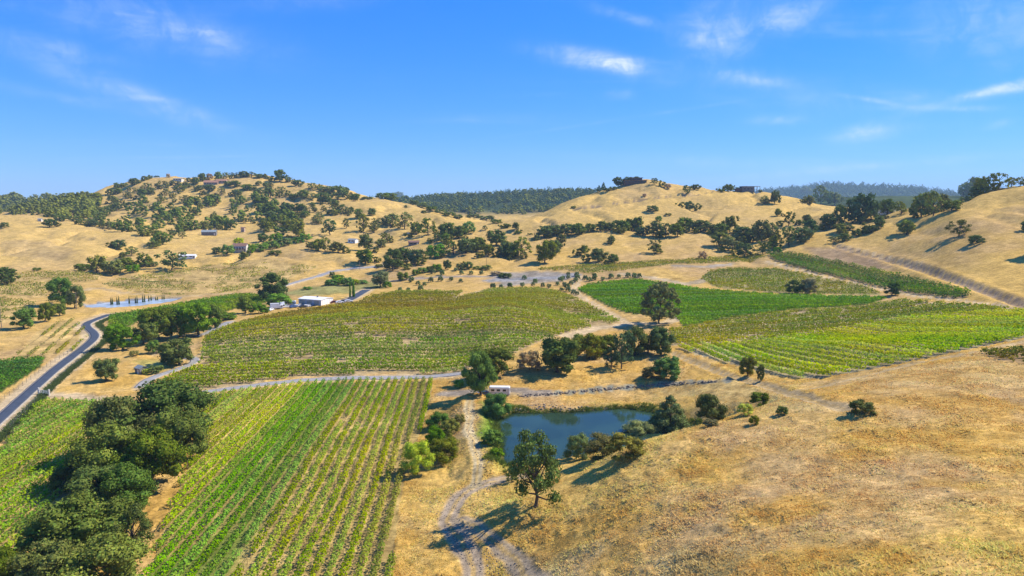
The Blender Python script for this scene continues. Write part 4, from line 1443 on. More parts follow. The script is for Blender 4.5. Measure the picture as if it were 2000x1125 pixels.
# hill and valley trees: crop offset, then (x, y of the foot in the 4x enlargement, height, width, colour code)
CODE = {'o': ('oak', 'oak'), 'd': ('oak', 'oak_deep'), 'v': ('oak', 'oak_olive'), 's': ('bush', 'oak'), 'g': ('bush', 'green'), 'l': ('bush', 'lime'),
        'c': ('conifer', 'pine'), 'y': ('bush', 'olive'), 'b': ('bush', 'bare'), 'p': ('tall', 'pine')}
A = (0, 300)
B = (500, 300)
C3 = (1000, 300)
D = (1500, 300)
ZONES = [
    (A, 'small oak on the golden slope below the left wooded hill', 'oaks on the left golden slope',
     [(35, 580, 45, 60, 's'), (390, 575, 62, 85, 'd'), (925, 748, 72, 112, 'd'), (1030, 797, 72, 88, 'o'), (970, 797, 30, 60, 's'), (650, 920, 62, 130, 's'), (755, 925, 122, 130, 'v'), (890, 946, 112, 135, 'v'),
      (985, 892, 78, 110, 'o'), (1040, 926, 62, 110, 'g'), (1110, 892, 112, 110, 'o'), (1160, 878, 70, 72, 'o'), (1210, 882, 40, 50, 's'), (1345, 908, 142, 200, 'd'), (290, 914, 25, 55, 's'),
      (1195, 742, 62, 110, 'o'), (1270, 712, 95, 100, 'o'), (1200, 700, 50, 50, 'g'), (1695, 782, 52, 72, 'o'), (1780, 792, 82, 100, 'g'), (1870, 718, 62, 80, 'l'), (1965, 784, 80, 62, 'g'), (1890, 830, 40, 44, 'o')]),
    (A, 'oak on the upper face of the left wooded hill', 'oaks on the left hill face',
     [(955, 614, 78, 112, 'o'), (835, 588, 58, 112, 'o'), (705, 562, 48, 100, 'o'), (745, 568, 42, 80, 'd'), (1125, 642, 46, 76, 'o'), (1020, 338, 42, 52, 'v'), (1110, 338, 62, 62, 'o'), (1150, 284, 52, 62, 'o'),
      (1180, 308, 46, 62, 'v'), (1235, 277, 42, 36, 'v'), (930, 312, 42, 46, 'v'), (865, 324, 46, 62, 'o'), (750, 368, 62, 100, 'v'), (880, 384, 52, 82, 'v'), (910, 444, 62, 52, 'o'), (1410, 298, 62, 82, 'o'),
      (1455, 268, 42, 52, 'v'), (1345, 248, 36, 52, 'v'), (1260, 388, 52, 82, 'v'), (1300, 324, 52, 62, 'v'), (1355, 344, 36, 42, 'v'), (1445, 384, 62, 82, 'o'), (1560, 288, 42, 52, 'v'), (1530, 244, 60, 52, 'o'),
      (1850, 333, 52, 72, 'o'), (1730, 324, 62, 52, 'v'), (1635, 294, 52, 62, 'o'), (1630, 398, 62, 82, 'o'), (1700, 388, 62, 72, 'o'), (1540, 384, 52, 72, 'v'), (1350, 638, 36, 62, 's'), (1410, 608, 62, 82, 'v'),
      (1425, 664, 62, 62, 'o'), (1705, 573, 82, 102, 'o'), (1800, 594, 76, 82, 'd'), (1590, 594, 62, 82, 'v'), (1900, 544, 42, 62, 'v'), (1960, 544, 44, 60, 'v'), (1240, 640, 40, 60, 'o'), (1780, 255, 40, 60, 'o'), (1850, 260, 46, 80, 'o'), (1930, 290, 50, 90, 'o')]),
    (A, 'tree on the skyline of the left wooded hill', 'trees on the left skyline',
     [(915, 272, 42, 42, 'o'), (975, 257, 26, 42, 'o'), (1050, 247, 52, 82, 'o'), (1115, 217, 26, 28, 'o'), (1170, 197, 22, 38, 'o'), (1225, 185, 14, 40, 's'), (1315, 188, 32, 32, 'b'), (1475, 222, 32, 46, 'p'),
      (1580, 214, 60, 52, 'o'), (1640, 208, 55, 48, 'b'), (1700, 208, 62, 62, 'o'), (1770, 194, 46, 60, 'o'), (1830, 190, 44, 70, 'o'), (1900, 182, 44, 80, 'o'), (1965, 184, 42, 80, 'o')]),
    (B, 'tree along the falling ridge right of the left hilltop', 'trees along the falling ridge',
     [(185, 222, 92, 92, 'd'), (250, 224, 42, 52, 'o'), (320, 252, 46, 76, 'o'), (440, 277, 46, 72, 'o'), (540, 303, 46, 82, 'o'), (640, 358, 100, 122, 'o'), (660, 285, 40, 36, 'c'), (705, 320, 55, 50, 'o'), (765, 372, 58, 82, 'd'),
      (20, 190, 30, 80, 'o'), (100, 200, 24, 60, 'o'), (870, 360, 26, 92, 's'), (990, 352, 50, 100, 's'), (1050, 356, 58, 90, 'o'), (1110, 362, 66, 100, 's'), (1170, 376, 50, 70, 's'), (1180, 365, 26, 24, 'c'),
      (1235, 402, 40, 80, 's'), (1300, 425, 42, 90, 's'), (1370, 448, 40, 90, 's'), (1440, 470, 38, 90, 's'), (1510, 492, 36, 90, 's'), (1580, 508, 34, 80, 's'), (1310, 468, 26, 36, 's'), (1170, 424, 24, 24, 's'), (1700, 510, 40, 120, 's'), (1800, 525, 44, 120, 's'), (1880, 545, 34, 90, 's')]),
    (B, 'oak on the golden hillside left of the centre', 'oaks on the centre left hillside',
     [(20, 248, 32, 48, 'v'), (75, 264, 36, 52, 'o'), (110, 344, 78, 82, 'o'), (185, 344, 88, 72, 'o'), (235, 338, 32, 42, 'o'), (370, 348, 62, 92, 'o'), (445, 354, 46, 62, 'o'), (300, 350, 34, 70, 'o'), (20, 324, 52, 62, 'o'),
      (520, 388, 82, 112, 'o'), (570, 388, 52, 42, 'o'), (40, 384, 42, 122, 'o'), (620, 414, 52, 62, 'o'), (680, 454, 56, 82, 'o'), (745, 458, 36, 46, 'd'), (230, 468, 78, 96, 'd'), (340, 464, 74, 102, 'd'), (385, 498, 46, 62, 'o'),
      (310, 503, 42, 82, 'v'), (440, 424, 42, 56, 'o'), (460, 458, 42, 42, 'v'), (525, 454, 46, 42, 'v'), (500, 514, 46, 72, 'o'), (470, 548, 62, 82, 'v'), (570, 478, 42, 52, 'v'), (640, 478, 42, 52, 'o'), (800, 508, 76, 62, 'o'),
      (905, 484, 54, 76, 'o'), (50, 454, 66, 92, 'v'), (100, 448, 42, 42, 'o'), (110, 514, 62, 92, 'o'), (80, 604, 92, 102, 'v'), (210, 564, 72, 82, 'v'), (330, 652, 132, 122, 'v'), (250, 594, 74, 112, 'v'), (575, 636, 118, 132, 'd'),
      (705, 584, 76, 66, 'v'), (840, 608, 126, 92, 'v'), (925, 614, 86, 92, 'v'), (960, 564, 62, 82, 'o'), (1050, 566, 92, 104, 'v'), (1160, 588, 122, 134, 'v'), (1790, 598, 36, 46, 'o'), (1965, 582, 32, 42, 'o')]),
    (B, 'valley oak in the belt below the centre hills', 'valley oaks below the centre hills',
     [(1250, 634, 88, 82, 'd'), (1340, 638, 132, 132, 'o'), (1490, 664, 122, 122, 'o'), (1580, 660, 90, 112, 'o'), (1660, 626, 98, 96, 'g'), (1480, 690, 66, 72, 'o'), (1415, 690, 60, 60, 'd'), (870, 754, 118, 102, 'o'), (975, 734, 62, 82, 'v'),
      (1020, 694, 78, 76, 'v'), (855, 858, 108, 122, 'o'), (490, 760, 92, 90, 'v'), (540, 764, 106, 92, 'v'), (430, 748, 62, 72, 'v'), (640, 774, 82, 84, 'v'), (60, 688, 68, 72, 'd'), (160, 692, 72, 92, 'g'), (380, 686, 62, 92, 'g'),
      (330, 700, 50, 80, 'g'), (1070, 910, 156, 150, 'd'), (1165, 846, 112, 132, 'd'), (1240, 864, 112, 112, 'd'), (1300, 854, 86, 92, 'o'), (1400, 816, 112, 130, 'g'), (1540, 788, 102, 132, 'o'), (1640, 778, 112, 122, 'o'),
      (1720, 768, 112, 122, 'o'), (1820, 794, 84, 92, 'v'), (1880, 720, 120, 122, 'd'), (1935, 806, 112, 132, 'd'), (1990, 812, 104, 110, 'o'), (40, 760, 60, 110, 'g'), (120, 740, 60, 110, 'g'), (220, 720, 60, 110, 'y'), (150, 788, 34, 90, 's'), (960, 888, 26, 56, 's')]),
    (B, 'leafy shrub in the green hedges behind the warehouse', 'hedge shrubs behind the warehouse',
     [(1500, 906, 72, 62, 'o'), (1410, 922, 62, 90, 'g'), (1360, 925, 50, 70, 's'), (1300, 936, 48, 70, 'g'), (1250, 948, 44, 56, 's'), (1600, 905, 48, 70, 's'), (1660, 902, 56, 80, 'o'), (1730, 905, 26, 80, 's'), (1800, 908, 38, 82, 's'),
      (590, 1030, 52, 100, 'g'), (650, 1020, 56, 90, 'g'), (715, 1030, 64, 90, 'g'), (770, 1020, 40, 70, 'l'), (830, 1015, 28, 90, 'g'), (640, 985, 40, 90, 'g'), (400, 1062, 24, 70, 'g'), (1880, 950, 34, 90, 'b'), (1950, 970, 40, 90, 's')]),
    (C3, 'tree on the crest of the bald centre hill', 'trees on the bald hill crest',
     [(680, 298, 48, 38, 'c'), (715, 284, 62, 40, 'c'), (740, 292, 24, 60, 's'), (790, 282, 26, 60, 's'), (835, 256, 72, 78, 'd'), (910, 232, 46, 70, 'd'), (960, 226, 46, 70, 'd'), (1110, 243, 52, 62, 'o'), (1215, 268, 32, 62, 'b'),
      (1370, 318, 66, 76, 'd'), (1430, 283, 42, 62, 'o'), (1690, 293, 52, 62, 'o'), (1725, 288, 48, 42, 'o'), (1640, 299, 22, 52, 's'), (1775, 288, 30, 50, 's'), (1940, 284, 22, 32, 's'), (450, 312, 34, 36, 'c'), (480, 312, 28, 30, 'c'), (565, 318, 38, 30, 'c')]),
    (C3, 'scattered oak on the bare face of the centre hill', 'oaks on the bald hill face',
     [(1035, 337, 27, 32, 'b'), (480, 427, 20, 36, 's'), (1100, 452, 48, 92, 's'), (1390, 444, 72, 78, 'd'), (1145, 528, 42, 52, 'g'), (1220, 482, 18, 52, 's'), (1970, 394, 62, 72, 'v'), (35, 593, 52, 56, 'o'), (45, 628, 22, 56, 's'), (140, 634, 14, 40, 's')]),
    (C3, 'oak in the long tree line across the centre hill foot', 'oaks in the long tree line',
     [(250, 656, 92, 132, 'd'), (350, 640, 78, 96, 'o'), (430, 636, 84, 106, 'o'), (510, 630, 84, 106, 'o'), (610, 610, 62, 86, 'o'), (690, 606, 74, 86, 'o'), (770, 602, 64, 86, 'o'), (820, 598, 74, 76, 'o'), (870, 608, 84, 86, 'o'),
      (930, 608, 94, 106, 'v'), (985, 612, 110, 86, 'o'), (1020, 642, 64, 84, 'd'), (1100, 645, 104, 92, 'v'), (1170, 650, 84, 86, 'd'), (1200, 655, 112, 92, 'o'), (1290, 648, 96, 106, 'o'), (1340, 606, 100, 126, 'o'), (1475, 608, 84, 126, 'o'),
      (1580, 616, 64, 94, 'o'), (1640, 628, 84, 96, 'o'), (1700, 610, 122, 96, 'v'), (1640, 726, 112, 126, 'v'), (1720, 766, 104, 106, 'v'), (1800, 698, 126, 136, 'o'), (1880, 698, 106, 126, 'o'), (1950, 686, 156, 110, 'o'),
      (1820, 802, 96, 110, 'd'), (1960, 782, 100, 86, 'o')]),
    (C3, 'valley oak with its shadow on the gold grass mid picture', 'oaks on the middle gold slope',
     [(70, 808, 146, 156, 'v'), (20, 800, 90, 80, 'o'), (260, 856, 164, 150, 'v'), (320, 790, 110, 110, 'o'), (380, 742, 104, 64, 'v'), (780, 702, 62, 58, 'v'), (570, 793, 74, 78, 'v'), (670, 846, 100, 112, 'v'), (800, 854, 68, 78, 'o'), (1110, 774, 104, 92, 'o'), (1490, 824, 66, 62, 'b')]),
    (D, 'tree in the wooded gully between the right hills', 'trees of the right gully',
     [(30, 664, 122, 92, 'o'), (35, 744, 104, 56, 'v'), (70, 772, 42, 62, 'g'), (160, 728, 152, 122, 'd'), (250, 696, 122, 112, 'd'), (340, 648, 122, 122, 'd'), (480, 586, 112, 122, 'd'), (560, 560, 150, 82, 'o'), (600, 604, 62, 112, 'd'),
      (720, 548, 226, 180, 'd'), (800, 520, 150, 110, 'o'), (860, 588, 92, 82, 'o'), (885, 448, 74, 84, 'o'), (930, 474, 112, 104, 'o'), (1040, 474, 96, 112, 'v'), (1130, 496, 94, 62, 'v'), (1200, 494, 190, 132, 'v'), (1290, 488, 184, 112, 'v'), (1370, 450, 126, 92, 'v'),
      (1440, 444, 76, 112, 'o'), (515, 698, 52, 72, 'o'), (600, 684, 62, 84, 'o'), (690, 644, 48, 72, 's'), (765, 626, 42, 50, 's'), (810, 614, 52, 72, 'o')]),
    (D, 'oak on the knob left of the right gully', 'oaks on the right centre knob',
     [(50, 394, 100, 74, 'v'), (290, 318, 54, 84, 'v'), (330, 398, 72, 60, 'v'), (410, 398, 142, 110, 'v'), (520, 404, 96, 104, 'v'), (470, 390, 90, 80, 'o'), (75, 488, 58, 52, 'v'), (160, 566, 110, 98, 'o'), (305, 546, 68, 72, 'o'), (255, 556, 42, 52, 's')]),
    (D, 'oak in the row along the right hill crest', 'oaks along the right hill crest',
     [(1530, 340, 110, 90, 'v'), (1590, 336, 138, 100, 'v'), (1680, 312, 122, 112, 'v'), (1800, 278, 124, 150, 'v'), (1900, 254, 70, 84, 'v'), (1970, 248, 66, 84, 'v'), (1630, 330, 70, 110, 'o'), (1480, 400, 40, 90, 's'), (1545, 375, 40, 90, 's')]),
]
BESIDE = []
for (ox, oy), lb, grp, lst in ZONES:
    for i, (x, y, h, w, code) in enumerate(sorted(lst)):
        k, p = CODE[code]
        if k == 'oak' and random.random() < .3:
            k = 'sparse'
        tr_ = plant_px(ox + x / 4.0, oy + y / 4.0, h / 3.6, w / (3.05 if grp in ('oaks in the long tree line', 'trees of the right gully', 'valley oaks below the centre hills') else 3.4), k, p, ordinal(i + 1) + ' from left: ' + lb, grp)
        if k in ('oak', 'sparse') and tr_.location.y > 430:
            for _ in range(random.choice((0, 1, 1, 2))):
                a_, q_ = random.uniform(0, 6.28), tr_.scale[0] * random.uniform(.45, .85)
                BESIDE.append((tr_.location.x + cos(a_) * q_, tr_.location.y + sin(a_) * q_))

# young olives: two ranks along the lot and rows on the tilled bank
OLIVES = [(B, [(1215, 1003), (1265, 1028), (1315, 1034), (1285, 1068), (1190, 1078), (1125, 1076), (1365, 1004), (1440, 998), (1525, 994), (1600, 1008), (1380, 938), (1455, 948), (1605, 944), (1680, 944), (1760, 944), (1850, 1052), (1915, 1052), (1985, 1048), (1560, 920)]),
          (C3, [(80, 1040), (165, 1035), (180, 1012), (240, 1040), (290, 1050), (355, 1030), (380, 1000), (400, 985), (440, 980), (440, 955), (410, 1035), (385, 1075), (430, 1055), (460, 1025), (495, 1005), (510, 985), (505, 958), (570, 985), (600, 998), (640, 990), (645, 970),
                (710, 992), (775, 975), (835, 972), (905, 968), (955, 970), (995, 968), (440, 1080), (480, 1100), (510, 1106), (95, 985)])]
for (ox, oy), lst in OLIVES:
    for i, (x, y) in enumerate(sorted(lst)):
        s = random.uniform(.85, 1.2)
        plant_px(ox + x / 4, oy + y / 4, 10 * s, 10.5 * s, 'bush', 'olive', ordinal(i + 1) + (' small olive bush from left on the tilled bank' if ox == 500 else ' small olive bush from left beside the grey lot'), 'orchard olives', name='olive_tree', cat='olive tree')
# cypress row at the reservoir, two poplars at the drive
for i, (x, y, h) in enumerate([(868, 228, 68), (880, 226, 66), (916, 228, 74), (931, 228, 82), (1011, 220, 76), (1060, 216, 66), (1074, 216, 72), (1117, 210, 72), (1131, 208, 72), (1164, 202, 58), (1182, 196, 54), (1218, 194, 38), (1232, 194, 42), (1268, 184, 38), (1283, 182, 40)]):
    plant_px(x / 4, 540 + y / 4, h / 4, 3.4, 'cypress', 'pine', ordinal(i + 1) + ' slim dark cypress from the left in front of the pale reservoir', 'cypresses at the reservoir')
for i, (u, v, h, w) in enumerate([(684, 581, 34, 5), (691, 580, 37, 7)]):
    plant_px(u, v, h, w, 'cypress', 'green', ('left', 'right')[i] + ' one of the two columnar poplars beside the driveway', 'poplars at the drive', name='poplar_tree')


# ------------------------------------------------------------------ woods too dense to count
def wood(name, label, spots, hgt, wid, pal, kind='oak', seed=3, leaves=200, cores=12):
    """many small trees as one mass"""
    r = np.random.default_rng(seed)
    base = []
    for k in range(4):
        v, f, c, cc_, rr_ = crown_mesh(kind, pal, 'low', seed * 10 + k)
        ncore = len(tri_split(SPH[0][1]))
        nv = len(SPH[0][0])
        first_f, first_v = len(f) - ncore * len(cc_), len(v) - nv * len(cc_)
        v = v.copy()
        keep = np.zeros(len(f), bool)
        keep[r.permutation(first_f)[:leaves]] = True
        pick = np.unique(np.linspace(0, len(cc_) - 1, cores).astype(int))
        for q in pick:                 # fewer, fuller clumps make up the crown of a distant tree
            keep[first_f + q * ncore: first_f + (q + 1) * ncore] = True
            w_ = slice(first_v + q * nv, first_v + (q + 1) * nv)
            v[w_] = cc_[q] + (v[w_] - cc_[q]) * (24.0 / cores) ** .30
        used, inv = np.unique(f[keep], return_inverse=True)
        v, f, c = v[used], inv.reshape(-1, 3), c[used]
        m = np.ones(len(f), bool)
        base.append((v, f[m], c))
    vs, fs, cs, n = [], [], [], 0
    for i, (x, y) in enumerate(spots):
        v, f, c = base[i % 4]
        a = r.uniform(0, 2 * pi)
        s = r.uniform(.75, 1.3)
        R = np.array([[cos(a), -sin(a)], [sin(a), cos(a)]])
        p = np.concatenate([(v[:, :2] @ R.T) * wid * s, v[:, 2:] * hgt * s * r.uniform(.85, 1.2) - .15 * hgt], 1)
        p = p + np.array([x, y, float(H(x, y))])
        vs.append(p)
        fs.append(f + n)
        cs.append(c * r.uniform(.75, 1.3))
        n += len(v)
    o = link(name, new_mesh(name, np.concatenate(vs), np.concatenate(fs), M['leaf'], False, np.clip(np.concatenate(cs), .003, .5)))
    tag(o, label, 'woodland', kind='stuff')


def spots_px(poly, n, seed):
    """points on the ground spread evenly over an area of the photograph"""
    r = np.random.default_rng(seed)
    P = np.array(poly, float)
    out, g = [], 0
    while len(out) < n and g < n * 30:
        g += 1
        u, v = r.uniform(P[:, 0].min(), P[:, 0].max()), r.uniform(P[:, 1].min(), P[:, 1].max())
        if inside(P, np.array([u]), np.array([v]))[0]:
            q = hit(u, v)
            out.append((q[0], q[1]))
    return out


def spots_polar(a0, a1, r0, r1, n, seed):
    r = np.random.default_rng(seed)
    a = r.uniform(a0, a1, n)
    d = np.sqrt(r.uniform(r0 * r0, r1 * r1, n))
    return np.stack([d * np.sin(a), d * np.cos(a)], 1)


wood('hillside_oaks', 'dense dark oaks covering the flank of the left hill', spots_px([(245, 400), (275, 390), (312, 400), (362, 388), (425, 385), (497, 385), (560, 400), (590, 440), (540, 470), (498, 428), (450, 442), (362, 452), (312, 460), (270, 462), (255, 440), (245, 420)], 95, 4), 11, 13, 'oak', seed=4)
wood('hillside_oaks', 'scattered small trees among the oaks of the left hill', spots_px([(180, 400), (235, 372), (300, 352), (400, 362), (500, 355), (620, 395), (690, 420), (560, 440), (400, 440), (250, 420)], 60, 14), 7.5, 8.5, 'oak_olive', seed=5)
wood('left_woodland', 'dark wood on the low ridge at the left edge', spots_px([(-30, 422), (-30, 386), (60, 380), (130, 382), (175, 386), (200, 395), (190, 420), (150, 430), (120, 428), (60, 420)], 190, 6), 11, 13, 'oak_olive', seed=6)
wood('left_woodland', 'trees at the foot of the left wooded ridge', spots_px([(60, 420), (200, 395), (245, 425), (250, 450), (200, 445), (120, 432)], 45, 16), 9, 11, 'oak', seed=7)
wood('ridge_woodland', 'pine and oak forest on the ridge beyond the valley', spots_polar(-.22, .20, 1480, 2080, 900, 8), 15, 17, 'pine', 'conifer', 8, 50, 9)
wood('ridge_woodland', 'broad oaks in the forest beyond the valley', spots_polar(-.22, .20, 1450, 2050, 700, 18), 12, 19, 'oak_olive', 'oak', 18, 60, 8)
wood('ridge_woodland', 'forest on the ridge behind the left hills', spots_polar(-.75, -.45, 1450, 2000, 350, 28), 13, 18, 'oak_olive', 'oak', 28, 60, 8)
wood('far_range_forest', 'hazy forest on the far blue range', spots_polar(.22, .66, 4500, 5700, 1300, 9), 34, 60, 'pine', 'conifer', 9, 20, 6)
wood('understorey_oaks', 'young oaks and brush crowding beside the hillside trees', BESIDE, 6.0, 8.0, 'oak_olive', 'oak', 33)
# ------------------------------------------------------------------ buildings
import bmesh


def bm_obj(name, bm, mat, parent=None, smooth_shade=False):
    me = bpy.data.meshes.new(name)
    bmesh.ops.recalc_face_normals(bm, faces=bm.faces[:])
    bm.to_mesh(me)
    bm.free()
    me.materials.append(mat)
    if smooth_shade:
        me.polygons.foreach_set('use_smooth', np.ones(len(me.polygons), bool))
    return link(name, me, parent)


def bm_box(bm, x0, x1, y0, y1, z0, z1, bev=0.0):
    r = bmesh.ops.create_cube(bm, size=1.0)
    for v in r['verts']:
        v.co = ((x0 + x1) / 2 + v.co.x * (x1 - x0), (y0 + y1) / 2 + v.co.y * (y1 - y0), (z0 + z1) / 2 + v.co.z * (z1 - z0))
    if bev:
        es = list({e for v in r['verts'] for e in v.link_edges})
        bmesh.ops.bevel(bm, geom=es, offset=bev, segments=2, affect='EDGES')


def box(name, mat, parent, *dims, bev=0.0):
    bm = bmesh.new()
    bm_box(bm, *dims, bev=bev)
    return bm_obj(name, bm, mat, parent)


def prism(name, mat, parent, prof, x0, x1):
    """profile in the y-z plane drawn out along x"""
    bm = bmesh.new()
    a = [bm.verts.new((x0, y, z)) for y, z in prof]
    b = [bm.verts.new((x1, y, z)) for y, z in prof]
    n = len(prof)
    bm.faces.new(a)
    bm.faces.new(b[::-1])
    for i in range(n):
        bm.faces.new((a[i], b[i], b[(i + 1) % n], a[(i + 1) % n]))
    return bm_obj(name, bm, mat, parent)


def root_at(name, P, rot, label, cat, group=None):
    o = bpy.data.objects.new(name, None)
    o.empty_display_size = .5
    COL.objects.link(o)
    o.location = (P[0], P[1], P[2])
    o.rotation_euler = (0, 0, rot)
    tag(o, label, cat, group)
    return o


M['white_metal'] = simple('white_ribbed_metal', (.78, .78, .76), .5, .4, .06, .6)
M['blue_grey'] = simple('blue_grey_shade_and_paint', (.30, .36, .44), .6, .3, .12, .8)  # shade colour of the warehouse front, also paint of the mobile home door
M['brown_roof'] = simple('red_brown_roof', (.22, .125, .095), .9, .15, .25, 1.2)
M['tile_roof'] = simple('terracotta_tile_roof', (.36, .19, .12), .9, .15, .2, 1.0)
M['grey_roof'] = simple('grey_green_metal_roof', (.24, .27, .27), .6, .3, .18, .8)
M['tan_wall'] = simple('tan_stucco', (.46, .34, .25), .9, .15, .15, .7)
M['dark_wall'] = simple('dark_red_brown_boards', (.13, .075, .06), .85, .2, .25, .8)
M['grey_wall'] = simple('weathered_grey_boards', (.17, .16, .155), .9, .15, .25, 1.0)
M['cream'] = simple('cream_paint', (.66, .62, .54), .8, .2, .1, .8)
M['glass'] = simple('dark_window_glass', (.025, .032, .045), .08, .5, .1, 1.0)
M['tyre'] = simple('black_rubber', (.018, .018, .019), .85, .2, .2, 5)
M['rim'] = simple('dull_alloy', (.45, .45, .46), .4, .5, .1, 5, .6)
M['red'] = simple('dark_red_paint', (.20, .035, .03), .4, .5, .1, 1)
M['car_white'] = simple('white_car_paint', (.78, .78, .78), .3, .5, .04, 1)
M['car_blue'] = simple('blue_car_paint', (.05, .10, .24), .3, .5, .1, 1)
M['car_grey'] = simple('silver_car_paint', (.35, .36, .38), .3, .5, .06, 1)
M['car_dark'] = simple('dark_car_paint', (.035, .037, .045), .3, .5, .1, 1)
M['rock'] = simple('grey_brown_rock', (.21, .175, .14), .95, .15, .4, .9)
M['concrete'] = simple('pale_concrete', (.48, .46, .42), .9, .2, .15, 1.0)


def windows(root, n, x0, x1, z0, z1, y, face=-1):
    """n windows set in a wall that faces -y (face -1) or +y"""
    step = (x1 - x0) / n
    for i in range(n):
        a, b = x0 + step * (i + .22), x0 + step * (i + .78)
        w = box('window', M['glass'], root, a, b, y - .02, y + .02 + .03, z0, z1)
        box('window_frame', M['cream'], w, a - .08, b + .08, y + face * .045 - .02, y + face * .045 + .02, z1, z1 + .10)


def gabled(name, P, rot, L, W, eave, ridge, wall, roof, label, nwin=3, doors=1, over=.4, sink=1.0, cat='building', porch=False):
    """house or barn: long side faces local -y"""
    o = root_at(name, P, rot, label, cat)
    h = W / 2
    prism('wall', wall, o, [(-h, -sink), (h, -sink), (h, eave), (0, ridge), (-h, eave)], -L / 2, L / 2)
    k = (ridge - eave) / h
    t = .16
    rf = prism('roof', roof, o, [(-h - over, eave - k * over + .03), (0, ridge + .03), (h + over, eave - k * over + .03), (h + over, eave - k * over + t), (0, ridge + t + .03), (-h - over, eave - k * over + t)], -L / 2 - over, L / 2 + over)
    if nwin:
        windows(o, nwin, -L / 2 + .4, L / 2 - .4 - doors * 1.2, eave * .40, eave * .78, -h - .03)
    for d in range(doors):
        x = L / 2 - 1.3 - d * 3.4
        dr = box('door', M['grey_wall'] if wall is not M['grey_wall'] else M['cream'], o, x - .55, x + .55, -h - .06, -h - .005, -.2, min(2.15, eave * .8))
        box('handle', M['rim'], dr, x + .36, x + .42, -h - .10, -h - .062, .9, 1.0)
    if porch:
        pr = box('porch_roof', roof, o, -L / 2, L / 2, -h - 2.6, -h - over - .02, eave * .52, eave * .52 + .14)
        for i in range(5):
            x = -L / 2 + .15 + i * (L - .3) / 4
            box('porch_post', M['cream'], o, x - .09, x + .09, -h - 2.5, -h - 2.32, -sink, eave * .52)
    return o


# white warehouse with vehicles round it
Pw = hit(616, 597)
wh = root_at('warehouse', Pw, radians(-24), 'white metal warehouse with blue shaded front beside parked vehicles', 'warehouse')
LW, WW, HE, HR = 15.5, 10.0, 3.2, 3.8
prism('wall', M['white_metal'], wh, [(0, -1), (WW, -1), (WW, HE), (WW / 2, HR), (0, HE)], -LW + 4, 4)
prism('roof', M['white_metal'], wh, [(-.3, HE), (WW / 2, HR + .04), (WW + .3, HE), (WW + .3, HE + .14), (WW / 2, HR + .20), (-.3, HE + .14)], -LW + 3.7, 4.3)
box('shaded_front_sheet', M['blue_grey'], wh, -LW + 4.05, 3.95, -.09, -.004, -.8, HE - .15)  # thin sheet that puts the shade of the white front wall into colour
for i in range(3):
    dr = box('roller_door', M['grey_roof'], wh, -LW + 5.2 + i * 4.7, -LW + 8.6 + i * 4.7, -.15, -.095, -.3, 2.9)
    box('door_track', M['white_metal'], dr, -LW + 5.1 + i * 4.7, -LW + 8.7 + i * 4.7, -.2, -.155, 2.9, 3.05)
for i in range(5):
    box('wall_rib', M['cream'], wh, 4.005, 4.06, 1.0 + i * 2, 1.18 + i * 2, -.6, HE - .1)
bmv = bmesh.new()
bmesh.ops.create_cone(bmv, segments=10, radius1=.45, radius2=.32, depth=.9, cap_ends=True)
vo = bm_obj('roof_vent', bmv, M['grey_wall'], wh)
vo.location = (-2.5, WW / 2, HR + .55)

gabled('house', hit(470, 491), radians(8), 11.0, 8.0, 4.8, 6.9, M['cream'], M['brown_roof'], 'two storey house with red brown roof among green trees', 4, 1, porch=True, cat='house')
gabled('barn', hit(690, 474), radians(-20), 8.0, 6.0, 2.8, 3.7, M['white_metal'], M['grey_roof'], 'small white barn on the pale yard below the hills', 2, 1)
gabled('shed', hit(808, 478), radians(12), 9.0, 5.5, 2.4, 3.6, M['grey_wall'], M['brown_roof'], 'brown roofed shed beside the long pale yard', 2, 1)
gabled('barn', hit(409, 459), radians(14), 13.5, 8.0, 3.2, 5.0, M['grey_wall'], M['grey_roof'], 'long dark barn with grey green roof under the left hill', 0, 1)
gabled('greenhouse', hit(367, 503), radians(6), 13.0, 5.0, 1.7, 2.6, M['white_metal'], M['white_metal'], 'low white long shed beside a dark oak', 3, 1)
gabled('shed', hit(276, 729), radians(-35), 3.4, 2.6, 2.0, 2.7, M['grey_wall'], M['grey_roof'], 'small grey roofed shed on the grass by the lone oak', 0, 1, .25)
gabled('pump_house', hit(475, 453), radians(0), 3.5, 3.5, 4.2, 5.0, M['tan_wall'], M['brown_roof'], 'tiny pinkish hut on the bare slope', 0, 1)
gabled('hill_house', hit(414, 361), radians(5), 20, 11, 3.6, 6.4, M['tan_wall'], M['tile_roof'], 'long tile roofed house near the left hilltop', 5, 1, .8, 3, 'house')
gabled('hill_house', hit(434, 358), radians(5), 14, 10, 3.6, 6.0, M['tan_wall'], M['tile_roof'], 'right hand wing house beside the tile roofed hilltop house', 3, 1, .8, 3, 'house')
gabled('hill_house', hit(349, 353), radians(-4), 13, 8, 3.0, 3.6, M['cream'], M['grey_roof'], 'low pale house on the left hill skyline', 3, 1, .8, 3, 'house')
# house on the bald centre hill: two stacked flat tiers with broad eaves
Ph = hit(1240, 358)
hh = root_at('hilltop_house', Ph, radians(-3), 'dark red brown two tier house on the bald hill top', 'house')
box('lower_storey', M['dark_wall'], hh, -13, 13, -5, 5, -3, 3.2)
windows(hh, 7, -12.5, 12.5, 1.1, 2.6, -5.03)
box('lower_roof', M['brown_roof'], hh, -14, 14, -6, 6, 3.21, 3.6)
box('upper_storey', M['dark_wall'], hh, -5, 8, -3.5, 4, 3.61, 6.2)
windows(hh, 4, -4.6, 7.6, 4.3, 5.6, -3.53)
box('upper_roof', M['brown_roof'], hh, -6, 9, -4.5, 5, 6.21, 6.6)
